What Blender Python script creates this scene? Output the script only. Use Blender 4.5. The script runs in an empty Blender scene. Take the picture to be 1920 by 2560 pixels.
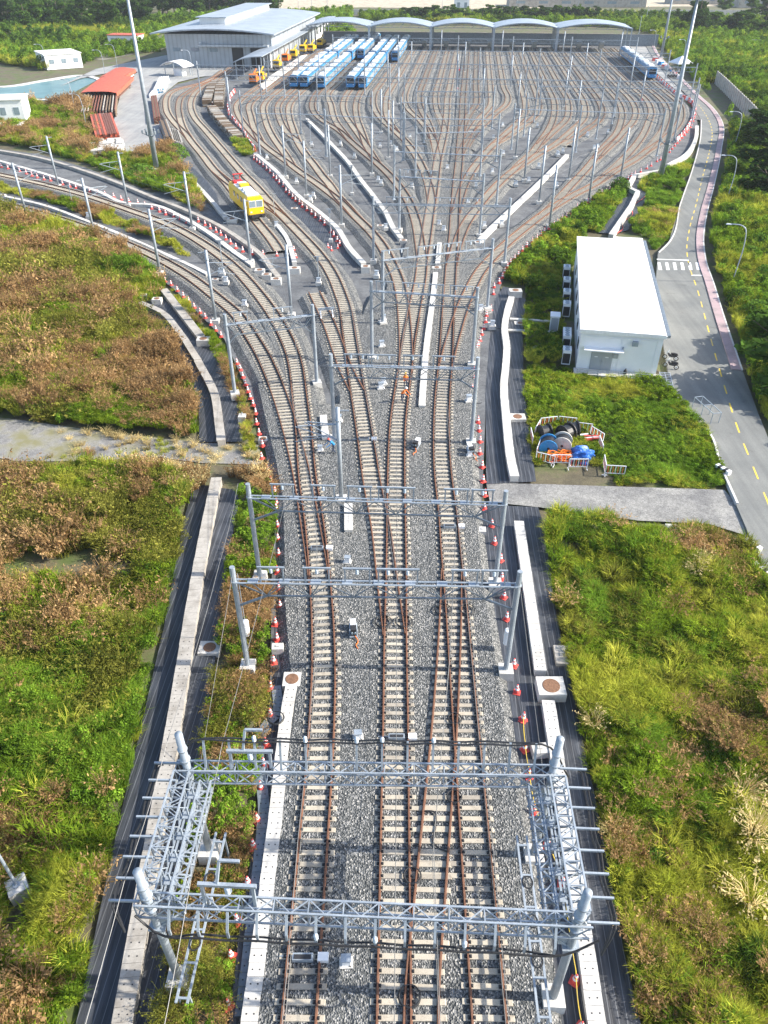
import bpy, bmesh, math, random
import numpy as np
from mathutils import Vector, Matrix
random.seed(7)
rng = np.random.default_rng(11)
R = math.radians
SC = bpy.context.scene
COL = SC.collection

# ---------------------------------------------------------------- camera, sky, sun, exposure
CAM_H, CAM_P, FPX = 37.6, R(37.3), 1883.0      # a drone 37.6 m above the rails, looking 37.3 degrees down
cam = bpy.data.objects.new('camera', bpy.data.cameras.new('camera'))
COL.objects.link(cam)
cam.location = (0, 0, CAM_H)
cam.rotation_euler = (R(90) - CAM_P, 0, 0)
cam.data.sensor_fit = 'VERTICAL'
cam.data.angle = 2 * math.atan(1280 / FPX)
cam.data.clip_start, cam.data.clip_end = 0.5, 6000
SC.camera = cam
SUN_EL, SUN_AZ = 33.0, 92.0                      # azimuth clockwise from +Y (away from the camera): light from the right
world = bpy.data.worlds.new('World'); SC.world = world
world.use_nodes = True
_nt = world.node_tree
_bg = _nt.nodes['Background']
_sky = _nt.nodes.new('ShaderNodeTexSky')
_sky.sky_type = 'NISHITA'; _sky.sun_disc = False
_sky.sun_elevation = R(SUN_EL); _sky.sun_rotation = R(SUN_AZ)
_sky.air_density = 1.0; _sky.dust_density = 1.5
_nt.links.new(_sky.outputs[0], _bg.inputs[0])
_bg.inputs[1].default_value = 0.15
_sl = bpy.data.lights.new('sun', 'SUN'); _sl.energy = 4.6; _sl.angle = R(0.55); _sl.color = (1, .93, .82)
sun = bpy.data.objects.new('sun', _sl); COL.objects.link(sun)
_sd = Vector((math.cos(R(SUN_EL)) * math.sin(R(SUN_AZ)), math.cos(R(SUN_EL)) * math.cos(R(SUN_AZ)), math.sin(R(SUN_EL))))
sun.rotation_euler = _sd.to_track_quat('Z', 'Y').to_euler()
SC.view_settings.view_transform = 'Standard'; SC.view_settings.look = 'None'
SC.view_settings.exposure = 1.0; SC.view_settings.gamma = 1
SC.cycles.max_bounces = 6; SC.cycles.diffuse_bounces = 3; SC.cycles.glossy_bounces = 2
SC.cycles.transmission_bounces = 3; SC.cycles.transparent_max_bounces = 4

# ---------------------------------------------------------------- surveying: where a point of the photograph lies on the ground
_cp, _sp = math.cos(CAM_P), math.sin(CAM_P)
def W(x, y, z=0.0):
    a = (x - 960) / FPX; b = (y - 1280) / FPX
    t = (z - CAM_H) / -(_sp + b * _cp)
    return Vector((a * t, (_cp - b * _sp) * t, z))
TILES = dict(A=(380,180,3.456), B=(840,100,3.456), C=(1300,100,3.456), D=(380,430,3.456), E=(840,400,3.456), F=(580,0,3.456),
             G=(560,700,2.37), I=(1220,200,2.37), J=(560,200,2.37), K=(0,900,2.37), L=(1220,560,2.37), M=(500,1150,1.8433),
             N=(280,1750,2.0232), O=(900,1750,2.0232), Q=(0,1400,1.907), U=(1360,1260,1.702), V=(0,380,2.37),
             X=(0,0,1.728), Y=(960,0,1.728), S=(0,0,1), Z=(0,0,.864))
def px(s):
    out, t, buf = [], TILES['S'], []
    for k in s.replace(',', ' ').replace(';', ' ').split():
        if k in TILES: t = TILES[k]; continue
        buf.append(float(k))
        if len(buf) == 2:
            out.append((t[0] + buf[0] / t[2], t[1] + buf[1] / t[2])); buf = []
    return out
def pw(s, z=0.0): return [W(x, y, z) for x, y in px(s)]
AX = Vector((.0988, .9951, 0)); AN = Vector((.9951, -.0988, 0))    # the yard's long axis and its cross axis
def yd(u, s, z=0.0): return AN * u + AX * s + Vector((0, 0, z))
AXR = -math.atan2(.0988, .9951)
def curve(P, step=2.0):
    """smooth line through the points, resampled"""
    P = [Vector(p) for p in P]
    if len(P) == 2: Q = P
    else:
        E = [P[0] * 2 - P[1]] + P + [P[-1] * 2 - P[-2]]; Q = []
        for i in range(1, len(E) - 2):
            p0, p1, p2, p3 = E[i-1:i+3]
            n = max(2, int((p2 - p1).length / step * 2))
            d1 = max((p1-p0).length, 1e-6) ** .5; d2 = max((p2-p1).length, 1e-6) ** .5; d3 = max((p3-p2).length, 1e-6) ** .5
            m1 = (p2-p1) + d2 * ((p1-p0)/d1 - (p2-p0)/(d1+d2)) * 1.0
            m1 = ((p1-p0)/d1/d1*d2*d2*0 + (p2-p1)) if False else ((p1-p0)/(d1*d1) * (d2/(d1+d2)) + (p2-p1)/(d2*d2) * (d1/(d1+d2))) * (d2*d2)
            m2 = ((p2-p1)/(d2*d2) * (d3/(d2+d3)) + (p3-p2)/(d3*d3) * (d2/(d2+d3))) * (d2*d2)
            for k in range(n):
                t = k / n; t2 = t*t; t3 = t2*t
                Q.append(p1*(2*t3-3*t2+1) + m1*(t3-2*t2+t) + p2*(-2*t3+3*t2) + m2*(t3-t2))
        Q.append(P[-1])
    L = [0.0]
    for a, b in zip(Q, Q[1:]): L.append(L[-1] + (b-a).length)
    n = max(1, round(L[-1] / step)); out = []; j = 0
    for k in range(n + 1):
        s = L[-1] * k / n
        while j < len(L) - 2 and L[j+1] < s: j += 1
        f = (s - L[j]) / max(L[j+1] - L[j], 1e-9)
        out.append(Q[j].lerp(Q[j+1], min(max(f, 0), 1)))
    return out
def dirs(P):
    T = []
    for i in range(len(P)):
        a, b = P[max(i-1, 0)], P[min(i+1, len(P)-1)]
        d = b - a
        T.append(d.normalized() if d.length > 1e-9 else Vector((0, 1, 0)))
    return T
def smooth(P, k=3):
    P = [p.copy() for p in P]
    for _ in range(k):
        P = [P[0]] + [(P[i-1] + P[i]*2 + P[i+1]) / 4 for i in range(1, len(P)-1)] + [P[-1]]
    return P

# ---------------------------------------------------------------- mesh collector
class MB:
    def __init__(s): s.v, s.f, s.m = [], [], []
    def quad(s, *p, mi=0):
        n = len(s.v); s.v += [tuple(q) for q in p]; s.f.append(tuple(range(n, n + len(p)))); s.m.append(mi)
    def add(s, V, Fc, mi=0):
        n = len(s.v); s.v += [tuple(p) for p in V]; s.f += [tuple(i + n for i in f) for f in Fc]; s.m += [mi] * len(Fc)
    def box(s, c, d, rz=0.0, mi=0, top=1.0, M=None):
        x, y, z = d[0]/2, d[1]/2, d[2]/2; V = []
        for k in (-1, 1):
            q = top if k > 0 else 1
            V += [Vector((-x*q, -y*q, k*z)), Vector((x*q, -y*q, k*z)), Vector((x*q, y*q, k*z)), Vector((-x*q, y*q, k*z))]
        if M is not None: V = [M @ p for p in V]
        elif rz:
            rm = Matrix.Rotation(rz, 3, 'Z'); V = [rm @ p for p in V]
        c = Vector(c)
        s.add([p + c for p in V], [(3,2,1,0), (4,5,6,7), (0,1,5,4), (1,2,6,5), (2,3,7,6), (3,0,4,7)], mi)
    def bar(s, a, b, w, h=None, mi=0):
        a, b = Vector(a), Vector(b); d = b - a
        if d.length < 1e-6: return
        h = h or w
        t = d.normalized(); up = Vector((0, 0, 1)) if abs(t.z) < .98 else Vector((0, 1, 0))
        x = t.cross(up).normalized(); y = x.cross(t)
        V = [p + x*(i*w/2) + y*(j*h/2) for p in (a, b) for i, j in ((-1,-1), (1,-1), (1,1), (-1,1))]
        s.add(V, [(3,2,1,0), (4,5,6,7), (0,1,5,4), (1,2,6,5), (2,3,7,6), (3,0,4,7)], mi)
    def tube(s, P, r, n=8, mi=0, cap=True):
        P = [Vector(p) for p in P]; T = dirs(P); V = []
        rr = r if isinstance(r, (list, tuple)) else [r] * len(P)
        ref = Vector((0, 0, 1)) if abs(T[0].z) < .9 else Vector((1, 0, 0))
        x = T[0].cross(ref).normalized()
        for p, t, q in zip(P, T, rr):
            x = (x - t * x.dot(t)).normalized(); y = t.cross(x)
            V += [p + (x*math.cos(2*math.pi*k/n) + y*math.sin(2*math.pi*k/n)) * q for k in range(n)]
        Fc = [(i*n+k, i*n+(k+1) % n, (i+1)*n+(k+1) % n, (i+1)*n+k) for i in range(len(P)-1) for k in range(n)]
        if cap: Fc += [tuple(range(n))[::-1], tuple((len(P)-1)*n + k for k in range(n))]
        s.add(V, Fc, mi)
    def lathe(s, prof, n=16, c=(0, 0, 0), mi=0):
        s.tube([Vector(c) + Vector((0, 0, z + i*1e-5)) for i, (r, z) in enumerate(prof)], [r for r, z in prof], n, mi) if False else None
        V = []; c = Vector(c)
        for r, z in prof: V += [c + Vector((r*math.cos(2*math.pi*k/n), r*math.sin(2*math.pi*k/n), z)) for k in range(n)]
        Fc = [(i*n+k, i*n+(k+1) % n, (i+1)*n+(k+1) % n, (i+1)*n+k) for i in range(len(prof)-1) for k in range(n)]
        if prof[0][0] > 1e-4: Fc.append(tuple(range(n))[::-1])
        if prof[-1][0] > 1e-4: Fc.append(tuple((len(prof)-1)*n + k for k in range(n)))
        s.add(V, Fc, mi)
    def sweep(s, P, prof, mi=0, closed=True, cap=True, widths=None):
        """profile (sideways, up) along a ground line"""
        T = dirs(P); n = len(prof); V = []
        for i, (p, t) in enumerate(zip(P, T)):
            x = Vector((t.y, -t.x, 0)).normalized(); k = widths[i] if widths else 1
            V += [p + x * (a * k) + Vector((0, 0, b)) for a, b in prof]
        m = n if closed else n - 1
        Fc = [(i*n+k, i*n+(k+1) % n, (i+1)*n+(k+1) % n, (i+1)*n+k) for i in range(len(P)-1) for k in range(m)]
        if cap and closed: Fc += [tuple(range(n))[::-1], tuple((len(P)-1)*n + k for k in range(n))]
        s.add(V, Fc, mi)
    def prism(s, poly, z0, z1, mi=0, skirt=0.0):
        n = len(poly); poly = [Vector((p[0], p[1], 0)) for p in poly]
        ar = sum(poly[i].x*poly[(i+1) % n].y - poly[(i+1) % n].x*poly[i].y for i in range(n))
        if ar < 0: poly = poly[::-1]
        low = poly
        if skirt:
            low = []
            for i in range(n):
                d1 = (poly[i]-poly[i-1]).normalized(); d2 = (poly[(i+1) % n]-poly[i]).normalized()
                nn = Vector((d1.y+d2.y, -d1.x-d2.x, 0)); nn = nn.normalized() if nn.length > 1e-6 else Vector((d1.y, -d1.x, 0))
                low.append(poly[i] + nn * skirt)
        V = [p + Vector((0, 0, z0)) for p in low] + [p + Vector((0, 0, z1)) for p in poly]
        s.add(V, [tuple(range(n, 2*n))] + [(i, (i+1) % n, n+(i+1) % n, n+i) for i in range(n)], mi)
    def shift(s, o):
        o = Vector(o); s.v = [(a-o.x, b-o.y, c-o.z) for a, b, c in s.v]; return s
    def mesh(s, name, mats, smooth=False):
        me = bpy.data.meshes.new(name); me.from_pydata(s.v, [], s.f)
        mats = mats if isinstance(mats, (list, tuple)) else [mats]
        for m in mats: me.materials.append(m)
        if len(mats) > 1: me.polygons.foreach_set('material_index', s.m)
        if smooth: me.polygons.foreach_set('use_smooth', [True] * len(s.f))
        me.update(); return me
    def obj(s, name, mats, parent=None, smooth=False, loc=None):
        return link(name, s.mesh(name, mats, smooth), parent, loc)
def link(name, me, parent=None, loc=None, rz=0.0):
    o = bpy.data.objects.new(name, me); COL.objects.link(o)
    if parent: o.parent = parent
    if loc is not None: o.location = loc
    if rz: o.rotation_euler.z = rz
    return o
def tag(o, label, cat, group=None):
    o['label'] = label; o['category'] = cat
    if group: o['group'] = group
    return o
def thing(name, label, cat, loc=(0, 0, 0), rz=0.0, group=None):
    o = bpy.data.objects.new(name, None); COL.objects.link(o); o.empty_display_size = .2
    o.location = loc; o.rotation_euler.z = rz
    return tag(o, label, cat, group)
def dup(o, parent=None):
    c = o.copy(); COL.objects.link(c)
    if parent: c.parent = parent
    for k in list(o.children): dup(k, c)
    return c
def struct(o): o['kind'] = 'structure'; return o
ORD = 'first second third fourth fifth sixth seventh eighth ninth tenth eleventh twelfth thirteenth fourteenth fifteenth sixteenth seventeenth eighteenth nineteenth'.split()
TENS = {2: 'twenty', 3: 'thirty', 4: 'forty', 5: 'fifty', 6: 'sixty', 7: 'seventy', 8: 'eighty', 9: 'ninety'}
def nth(i):
    i += 1
    if i < 20: return ORD[i-1]
    t, u = divmod(i, 10)
    return (TENS[t][:-1] + 'ieth') if u == 0 else TENS[t] + '-' + ORD[u-1]

# ---------------------------------------------------------------- materials
def nodes(name):
    m = bpy.data.materials.new(name); m.use_nodes = True
    t = m.node_tree; return m, t, t.nodes['Principled BSDF']
def N_(t, kind, **kw):
    n = t.nodes.new(kind)
    for k, v in kw.items(): setattr(n, k, v)
    return n
def ramp(t, fac, stops):
    r = N_(t, 'ShaderNodeValToRGB'); e = r.color_ramp.elements
    while len(e) < len(stops): e.new(.5)
    for q, (p, c) in zip(e, stops): q.position = p; q.color = (*c, 1)
    t.links.new(fac, r.inputs[0]); return r.outputs[0]
def noise(t, scale, detail=4, vec=None, rough=.55):
    n = N_(t, 'ShaderNodeTexNoise'); n.inputs['Scale'].default_value = scale; n.inputs['Detail'].default_value = detail; n.inputs['Roughness'].default_value = rough
    if vec is not None: t.links.new(vec, n.inputs['Vector'])
    return n.outputs[0]
def coord(t, world=True):
    return N_(t, 'ShaderNodeNewGeometry').outputs['Position'] if world else N_(t, 'ShaderNodeTexCoord').outputs['Object']
def mixc(t, fac, a, b, mode='MIX'):
    m = N_(t, 'ShaderNodeMix', data_type='RGBA', blend_type=mode)
    for s, v in ((m.inputs[0], fac), (m.inputs[6], a), (m.inputs[7], b)):
        if hasattr(v, 'is_linked'): t.links.new(v, s)
        elif isinstance(v, (int, float)): s.default_value = v
        else: s.default_value = (*v, 1)
    return m.outputs[2]
def bump(t, b, h, strength=.4, dist=.02):
    n = N_(t, 'ShaderNodeBump'); n.inputs['Strength'].default_value = strength; n.inputs['Distance'].default_value = dist
    t.links.new(h, n.inputs['Height']); t.links.new(n.outputs[0], b.inputs['Normal'])
def sc(c, k): return tuple(min(1, q*k) for q in c)
def plain(name, c, rough=.6, metal=0.0, var=.12, scale=3.0, bmp=0.0, world=True):
    m, t, b = nodes(name)
    v = coord(t, world)
    n = noise(t, scale, 5, v)
    t.links.new(ramp(t, n, [(.3, sc(c, 1-var)), (.7, sc(c, 1+var))]), b.inputs['Base Color'])
    b.inputs['Roughness'].default_value = rough; b.inputs['Metallic'].default_value = metal
    if bmp: bump(t, b, n, bmp)
    return m
MT = {}
def mat_galv():
    m, t, b = nodes('galvanised_steel'); v = coord(t)
    n = noise(t, 1.3, 5, v, .7); n2 = noise(t, 14, 4, v, .7)
    c = ramp(t, n, [(.3, (.21,.25,.295)), (.55, (.33,.38,.43)), (.75, (.45,.495,.54))])
    t.links.new(mixc(t, .3, c, ramp(t, n2, [(.3, (.20,.24,.28)), (.7, (.52,.57,.62))])), b.inputs['Base Color'])
    b.inputs['Roughness'].default_value = .5; b.inputs['Metallic'].default_value = .25; return m
MT['galv'] = mat_galv()
MT['galv_dark'] = plain('weathered_steel', (.20,.235,.27), .5, .3, .25, 2.5)
def stained(name, c, dirt, k=.5, rough=.9):
    m, t, b = nodes(name); v = coord(t)
    n = noise(t, .55, 6, v, .7); n2 = noise(t, 7, 5, v, .7)
    a = ramp(t, n2, [(.3, sc(c, .86)), (.7, sc(c, 1.1))])
    t.links.new(mixc(t, ramp(t, n, [(.46, (0,0,0)), (.68, (k,k,k))]), a, dirt), b.inputs['Base Color']); b.inputs['Roughness'].default_value = rough
    bump(t, b, n2, .2); return m
MT['concrete'] = stained('concrete', (.40,.375,.335), (.17,.15,.125), .75)
MT['white_conc'] = stained('pale_concrete', (.58,.565,.53), (.30,.28,.25), .6)
MT['white'] = plain('white_paint', (.78,.79,.80), .6, 0, .05, .6)
MT['white_roof'] = stained('white_roof_coating', (.80,.80,.79), (.62,.60,.57), .5, .6)
MT['grey_paint'] = plain('grey_paint', (.34,.36,.38), .55, 0, .06, 1)
MT['dark'] = plain('dark_rubber', (.025,.025,.028), .6, 0, .2, 4)
MT['black_pipe'] = plain('black_cable_sheath', (.02,.021,.024), .45, 0, .2, 4)
MT['rust_plate'] = plain('rusty_plate', (.20,.105,.06), .85, 0, .35, 9, .3)
MT['brown_rust'] = plain('rust_stack', (.17,.065,.045), .85, 0, .4, 3)
MT['red_tin'] = plain('red_tarpaulin', (.50,.11,.06), .65, 0, .18, 1.2)
MT['yellow'] = plain('yellow_paint', (.85,.52,.01), .4, 0, .06, 2)
MT['orange'] = plain('orange_paint', (.85,.20,.02), .5, 0, .1, 2)
MT['red'] = plain('red_paint', (.62,.03,.03), .5, 0, .1, 2)
MT['redplastic'] = plain('red_plastic', (.76,.11,.09), .5, 0, .15, 6)
MT['blue'] = plain('blue_paint', (.03,.22,.50), .4, 0, .08, 2)
MT['skyblue'] = plain('light_blue_paint', (.07,.31,.56), .4, 0, .06, 2)
MT['glass'] = plain('dark_glass', (.015,.03,.045), .12, 0, .2, 1)
MT['glass_pale'] = plain('pale_glass', (.22,.28,.32), .15, 0, .2, 1)
MT['train_roof'] = plain('train_roof', (.42,.48,.53), .5, 0, .10, .8)
MT['bluetarp'] = plain('blue_tarpaulin', (.03,.14,.48), .45, 0, .25, 5, .5)
MT['brown_wood'] = plain('weathered_wood', (.16,.11,.07), .9, 0, .3, 3)
MT['skin'] = plain('skin', (.42,.25,.16), .6, 0, .05, 3)
MT['navy'] = plain('navy_cloth', (.03,.045,.09), .8, 0, .2, 6)
MT['wire'] = plain('copper_wire', (.20,.20,.20), .5, .4, .1, 2)
MT['blue_ins'] = plain('insulator_glaze', (.62,.70,.78), .25, 0, .06, 3)

def mat_rail():
    m, t, b = nodes('rusty_rail'); v = coord(t)
    n = noise(t, 6, 5, v); n2 = noise(t, .22, 2, v)
    c = ramp(t, n, [(.25, (.06,.030,.020)), (.75, (.165,.078,.045))])
    c2 = ramp(t, n, [(.25, (.15,.062,.034)), (.75, (.29,.135,.072))])
    t.links.new(mixc(t, n2, c, c2), b.inputs['Base Color']); b.inputs['Roughness'].default_value = .75
    return m
MT['rail'] = mat_rail()
def mat_sleeper():
    m, t, b = nodes('sleeper_concrete'); v = coord(t)
    n = noise(t, 1.1, 3, v); n2 = noise(t, 18, 3, v)
    c = ramp(t, n, [(.3, (.385,.345,.275)), (.7, (.49,.45,.37))])
    c = mixc(t, .35, c, ramp(t, n2, [(.3, (.33,.29,.23)), (.7, (.56,.51,.43))]))
    oi = N_(t, 'ShaderNodeObjectInfo'); n3 = noise(t, 3.5, 4, v, .7)
    c = mixc(t, 1, c, ramp(t, oi.outputs['Random'], [(0, (.72,.72,.73)), (.3, (.95,.94,.92)), (1, (1.08,1.07,1.04))]), 'MULTIPLY')
    c = mixc(t, ramp(t, n3, [(.52, (0,0,0)), (.7, (.55,.55,.55))]), c, (.22,.18,.14))
    t.links.new(c, b.inputs['Base Color']); b.inputs['Roughness'].default_value = .9
    return m
MT['sleeper'] = mat_sleeper()
def mat_ballast():
    m, t, b = nodes('ballast_stone'); v = coord(t)
    vo = N_(t, 'ShaderNodeTexVoronoi'); vo.inputs['Scale'].default_value = 11.5; t.links.new(v, vo.inputs['Vector'])
    sepa = N_(t, 'ShaderNodeSeparateColor'); t.links.new(vo.outputs['Color'], sepa.inputs[0])
    c = ramp(t, sepa.outputs[0], [(0, (.030,.036,.038)), (.4, (.10,.107,.108)), (.72, (.20,.205,.20)), (.9, (.33,.33,.32)), (1, (.5,.49,.47))])
    n = noise(t, .10, 4, v)
    c = mixc(t, 1.0, c, ramp(t, n, [(.3, (.80,.81,.83)), (.7, (1.18,1.15,1.1))]), 'MULTIPLY')
    n3 = noise(t, 1.3, 5, v, .7)
    c = mixc(t, .22, c, ramp(t, n3, [(.35, (.07,.075,.08)), (.65, (.20,.20,.19))]))
    t.links.new(c, b.inputs['Base Color']); b.inputs['Roughness'].default_value = .9
    bump(t, b, vo.outputs['Distance'], 1.0, .10)
    return m
MT['ballast'] = mat_ballast()
def mat_gravel(name, lo, hi, green=None):
    m, t, b = nodes(name); v = coord(t)
    n = noise(t, 9, 6, v, .75); n2 = noise(t, .35, 5, v); n3 = noise(t, .07, 3, v)
    c = ramp(t, n, [(.3, lo), (.7, hi)])
    c = mixc(t, 1, c, ramp(t, n2, [(.35, (.66,.66,.67)), (.65, (1.15,1.14,1.1))]), 'MULTIPLY')
    c = mixc(t, 1, c, ramp(t, noise(t, 2.4, 5, v, .7), [(.35, (.78,.78,.78)), (.65, (1.1,1.1,1.1))]), 'MULTIPLY')
    if green:
        g = ramp(t, n2, [(.45, (0,0,0)), (.62, (1,1,1))])
        c = mixc(t, g, c, green)
    t.links.new(c, b.inputs['Base Color']); b.inputs['Roughness'].default_value = .95
    bump(t, b, n, .6, .03)
    return m
MT['formation'] = mat_gravel('compacted_formation', (.085,.092,.10), (.19,.197,.207))
MT['path'] = mat_gravel('gravel_path', (.15,.148,.142), (.42,.415,.40), (.20,.19,.10))
MT['rough_gravel'] = mat_gravel('rough_gravel', (.11,.112,.11), (.42,.415,.40))
MT['soil'] = mat_gravel('field_soil', (.09,.08,.045), (.22,.19,.12), (.08,.11,.03))
MT['sand'] = mat_gravel('pale_sand', (.42,.36,.26), (.62,.54,.42))
def mat_liner():
    m, t, b = nodes('black_geotextile'); v = coord(t)
    mp = N_(t, 'ShaderNodeMapping'); t.links.new(v, mp.inputs[0]); mp.inputs['Scale'].default_value = (2.2, .12, 1)
    n = noise(t, 1.6, 5, mp.outputs[0], .65); n2 = noise(t, .5, 4, v)
    c = ramp(t, n, [(.3, (.018,.020,.025)), (.62, (.055,.062,.075)), (.85, (.10,.11,.13))])
    c = mixc(t, 1, c, ramp(t, n2, [(.3, (.7,.7,.7)), (.75, (1.45,1.42,1.4))]), 'MULTIPLY')
    # weave stitches: fine pale lines along the strip
    mp2 = N_(t, 'ShaderNodeMapping'); t.links.new(v, mp2.inputs[0]); mp2.inputs['Rotation'].default_value = (0, 0, R(3))
    w = N_(t, 'ShaderNodeTexWave', wave_type='BANDS', bands_direction='X'); w.inputs['Scale'].default_value = .82; w.inputs['Distortion'].default_value = .6; w.inputs['Detail Scale'].default_value = .4
    t.links.new(mp2.outputs[0], w.inputs['Vector'])
    c = mixc(t, ramp(t, w.outputs[1], [(.965, (0,0,0)), (.99, (.35,.35,.35))]), c, (.30,.31,.33))
    t.links.new(c, b.inputs['Base Color']); b.inputs['Roughness'].default_value = .55
    bump(t, b, n, .7, .08)
    return m
MT['liner'] = mat_liner()
def mat_asphalt(name, lo, hi):
    m, t, b = nodes(name); v = coord(t)
    n = noise(t, 12, 6, v, .7); n2 = noise(t, .16, 5, v, .6); n3 = noise(t, .7, 6, v, .75)
    c = ramp(t, n, [(.3, lo), (.7, hi)])
    c = mixc(t, 1, c, ramp(t, n2, [(.32, (.78,.79,.80)), (.68, (1.14,1.12,1.08))]), 'MULTIPLY')
    c = mixc(t, 1, c, ramp(t, n3, [(.28, (.70,.70,.70)), (.42, (1,1,1)), (.62, (1,1,1)), (.75, (1.2,1.18,1.12))]), 'MULTIPLY')
    mp = N_(t, 'ShaderNodeMapping'); t.links.new(v, mp.inputs[0]); mp.inputs['Scale'].default_value = (1.1, .05, 1); mp.inputs['Rotation'].default_value = (0, 0, R(8))
    n4 = noise(t, 1.2, 4, mp.outputs[0], .6)
    c = mixc(t, 1, c, ramp(t, n4, [(.35, (.86,.86,.86)), (.6, (1.06,1.06,1.05))]), 'MULTIPLY')
    t.links.new(c, b.inputs['Base Color']); b.inputs['Roughness'].default_value = .85
    return m
MT['road'] = mat_asphalt('worn_asphalt', (.155,.162,.158), (.22,.227,.22))
MT['apron'] = mat_asphalt('depot_pavement', (.27,.278,.28), (.36,.365,.362))
MT['pink'] = stained('pink_pavers', (.42,.31,.32), (.24,.21,.20), .7)
MT['kerb'] = plain('kerb_stone', (.55,.54,.52), .9, 0, .1, 2)
MT['mark_white'] = stained('white_road_paint', (.74,.74,.72), (.42,.42,.41), .8)
MT['mark_yellow'] = stained('yellow_road_paint', (.78,.55,.06), (.40,.34,.18), .8)
def mat_water():
    m, t, b = nodes('pond_water'); v = coord(t)
    n = noise(t, .25, 4, v)
    t.links.new(ramp(t, n, [(.3, (.07,.16,.17)), (.7, (.13,.24,.24))]), b.inputs['Base Color'])
    b.inputs['Roughness'].default_value = .3; b.inputs['Specular IOR Level'].default_value = .25; return m
MT['water'] = mat_water()
def mat_cone():
    m, t, b = nodes('cone_plastic'); v = coord(t, False)
    s = N_(t, 'ShaderNodeSeparateXYZ'); t.links.new(v, s.inputs[0])
    r = N_(t, 'ShaderNodeValToRGB'); r.color_ramp.interpolation = 'CONSTANT'
    e = r.color_ramp.elements
    red, wh = (.80,.10,.085,1), (.85,.83,.82,1)
    while len(e) < 5: e.new(.5)
    for q, (p, c) in zip(e, [(0, red), (.30, wh), (.46, red), (.56, wh), (.70, red)]): q.position = p; q.color = c
    t.links.new(s.outputs[2], r.inputs[0]); t.links.new(r.outputs[0], b.inputs['Base Color'])
    b.inputs['Roughness'].default_value = .55; return m
MT['cone'] = mat_cone()
def mat_sheet(name, c, pitch, rot=0.0):
    m, t, b = nodes(name); v = coord(t)
    mp = N_(t, 'ShaderNodeMapping'); t.links.new(v, mp.inputs[0]); mp.inputs['Rotation'].default_value = (0, 0, rot)
    w = N_(t, 'ShaderNodeTexWave', wave_type='BANDS', bands_direction='X'); w.inputs['Scale'].default_value = pitch
    t.links.new(mp.outputs[0], w.inputs['Vector'])
    n = noise(t, .2, 4, v)
    c1 = ramp(t, n, [(.3, sc(c, .85)), (.7, sc(c, 1.1))])
    t.links.new(mixc(t, 1, c1, ramp(t, w.outputs[1], [(0, (.8,.8,.8)), (.4, (1,1,1))]), 'MULTIPLY'), b.inputs['Base Color'])
    b.inputs['Roughness'].default_value = .45; b.inputs['Metallic'].default_value = .2; return m
MT['roof_sheet'] = mat_sheet('metal_roof_sheet', (.38,.43,.48), .35, AXR + R(90))
MT['shed_sheet'] = mat_sheet('arched_roof_sheet', (.38,.44,.50), .3, AXR)
MT['wall_panel'] = mat_sheet('wall_panel', (.40,.44,.48), .2, AXR)
def mat_foliage(name, use_tint=True, base=(.07,.11,.02)):
    m = bpy.data.materials.new(name); m.use_nodes = True; t = m.node_tree
    t.nodes.clear()
    out = N_(t, 'ShaderNodeOutputMaterial'); d = N_(t, 'ShaderNodeBsdfDiffuse'); tr = N_(t, 'ShaderNodeBsdfTranslucent'); mx = N_(t, 'ShaderNodeMixShader')
    mx.inputs[0].default_value = .42
    at = N_(t, 'ShaderNodeAttribute', attribute_type='INSTANCER' if use_tint else 'GEOMETRY', attribute_name='tint' if use_tint else 'leafcol')
    geo = N_(t, 'ShaderNodeNewGeometry')
    hsv = N_(t, 'ShaderNodeHueSaturation')
    mr = N_(t, 'ShaderNodeMapRange'); t.links.new(geo.outputs['Random Per Island'], mr.inputs[0]); mr.inputs[3].default_value = .72; mr.inputs[4].default_value = 1.4
    t.links.new(mr.outputs[0], hsv.inputs['Value'])
    t.links.new(at.outputs['Color'], hsv.inputs['Color'])
    for s in (d, tr): t.links.new(hsv.outputs[0], s.inputs[0])
    t.links.new(d.outputs[0], mx.inputs[1]); t.links.new(tr.outputs[0], mx.inputs[2]); t.links.new(mx.outputs[0], out.inputs[0])
    return m
MT['tuft'] = mat_foliage('tuft_leaf')
MT['leaf'] = mat_foliage('crown_leaf', False)
MT['bark'] = plain('bark', (.14,.11,.08), .9, 0, .3, 5)
# ---------------------------------------------------------------- ground, paths, road, water
def sheet(name, poly, z, mat, th=.02, skirt=0.0, z0=None):
    m = MB(); m.prism(poly, z - th if z0 is None else z0, z, 0, skirt)
    return struct(m.obj(name, mat))
g = MB()
for (x0, x1, y0, y1) in ((-1500, 1500, -60, 3000),): g.quad((x0, y0, -1.0), (x1, y0, -1.0), (x1, y1, -1.0), (x0, y1, -1.0))
struct(g.obj('ground', MT['soil']))
FORM = pw('''S -60 560; V 0 330; 300 400; 560 490; 700 580; 940 740; 1050 830; 1200 980; 1330 1110; K 1500 250; 1560 450; 1600 700; S 690 1300; 680 1420; 675 1747; 660 1948; 596 2343; 520 3050;
 1490 3050; 1405 2560; 1355 2195; 1290 1849; 1228 1475; 1205 1258; S 1215 1000; 1225 900; 1240 800; 1250 720; 1270 670; 1320 610; 1380 560; 1450 500; 1540 462; 1640 432; 1700 395; 1738 355; 1746 318; 1738 285; 1705 245; 1650 197; 1600 150; 1567 124;
 S 1562 104; 885 88; 760 100; 590 170; 560 178; 500 196; 440 212; 405 240; 397 270; 405 330; 425 380; 432 400; 500 470; 560 530; 500 500; 440 470; 380 482; 300 452; 211 418; 97 385; -60 365''', -.72)
sheet('yard_formation', FORM, -.72, MT['formation'])
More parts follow.
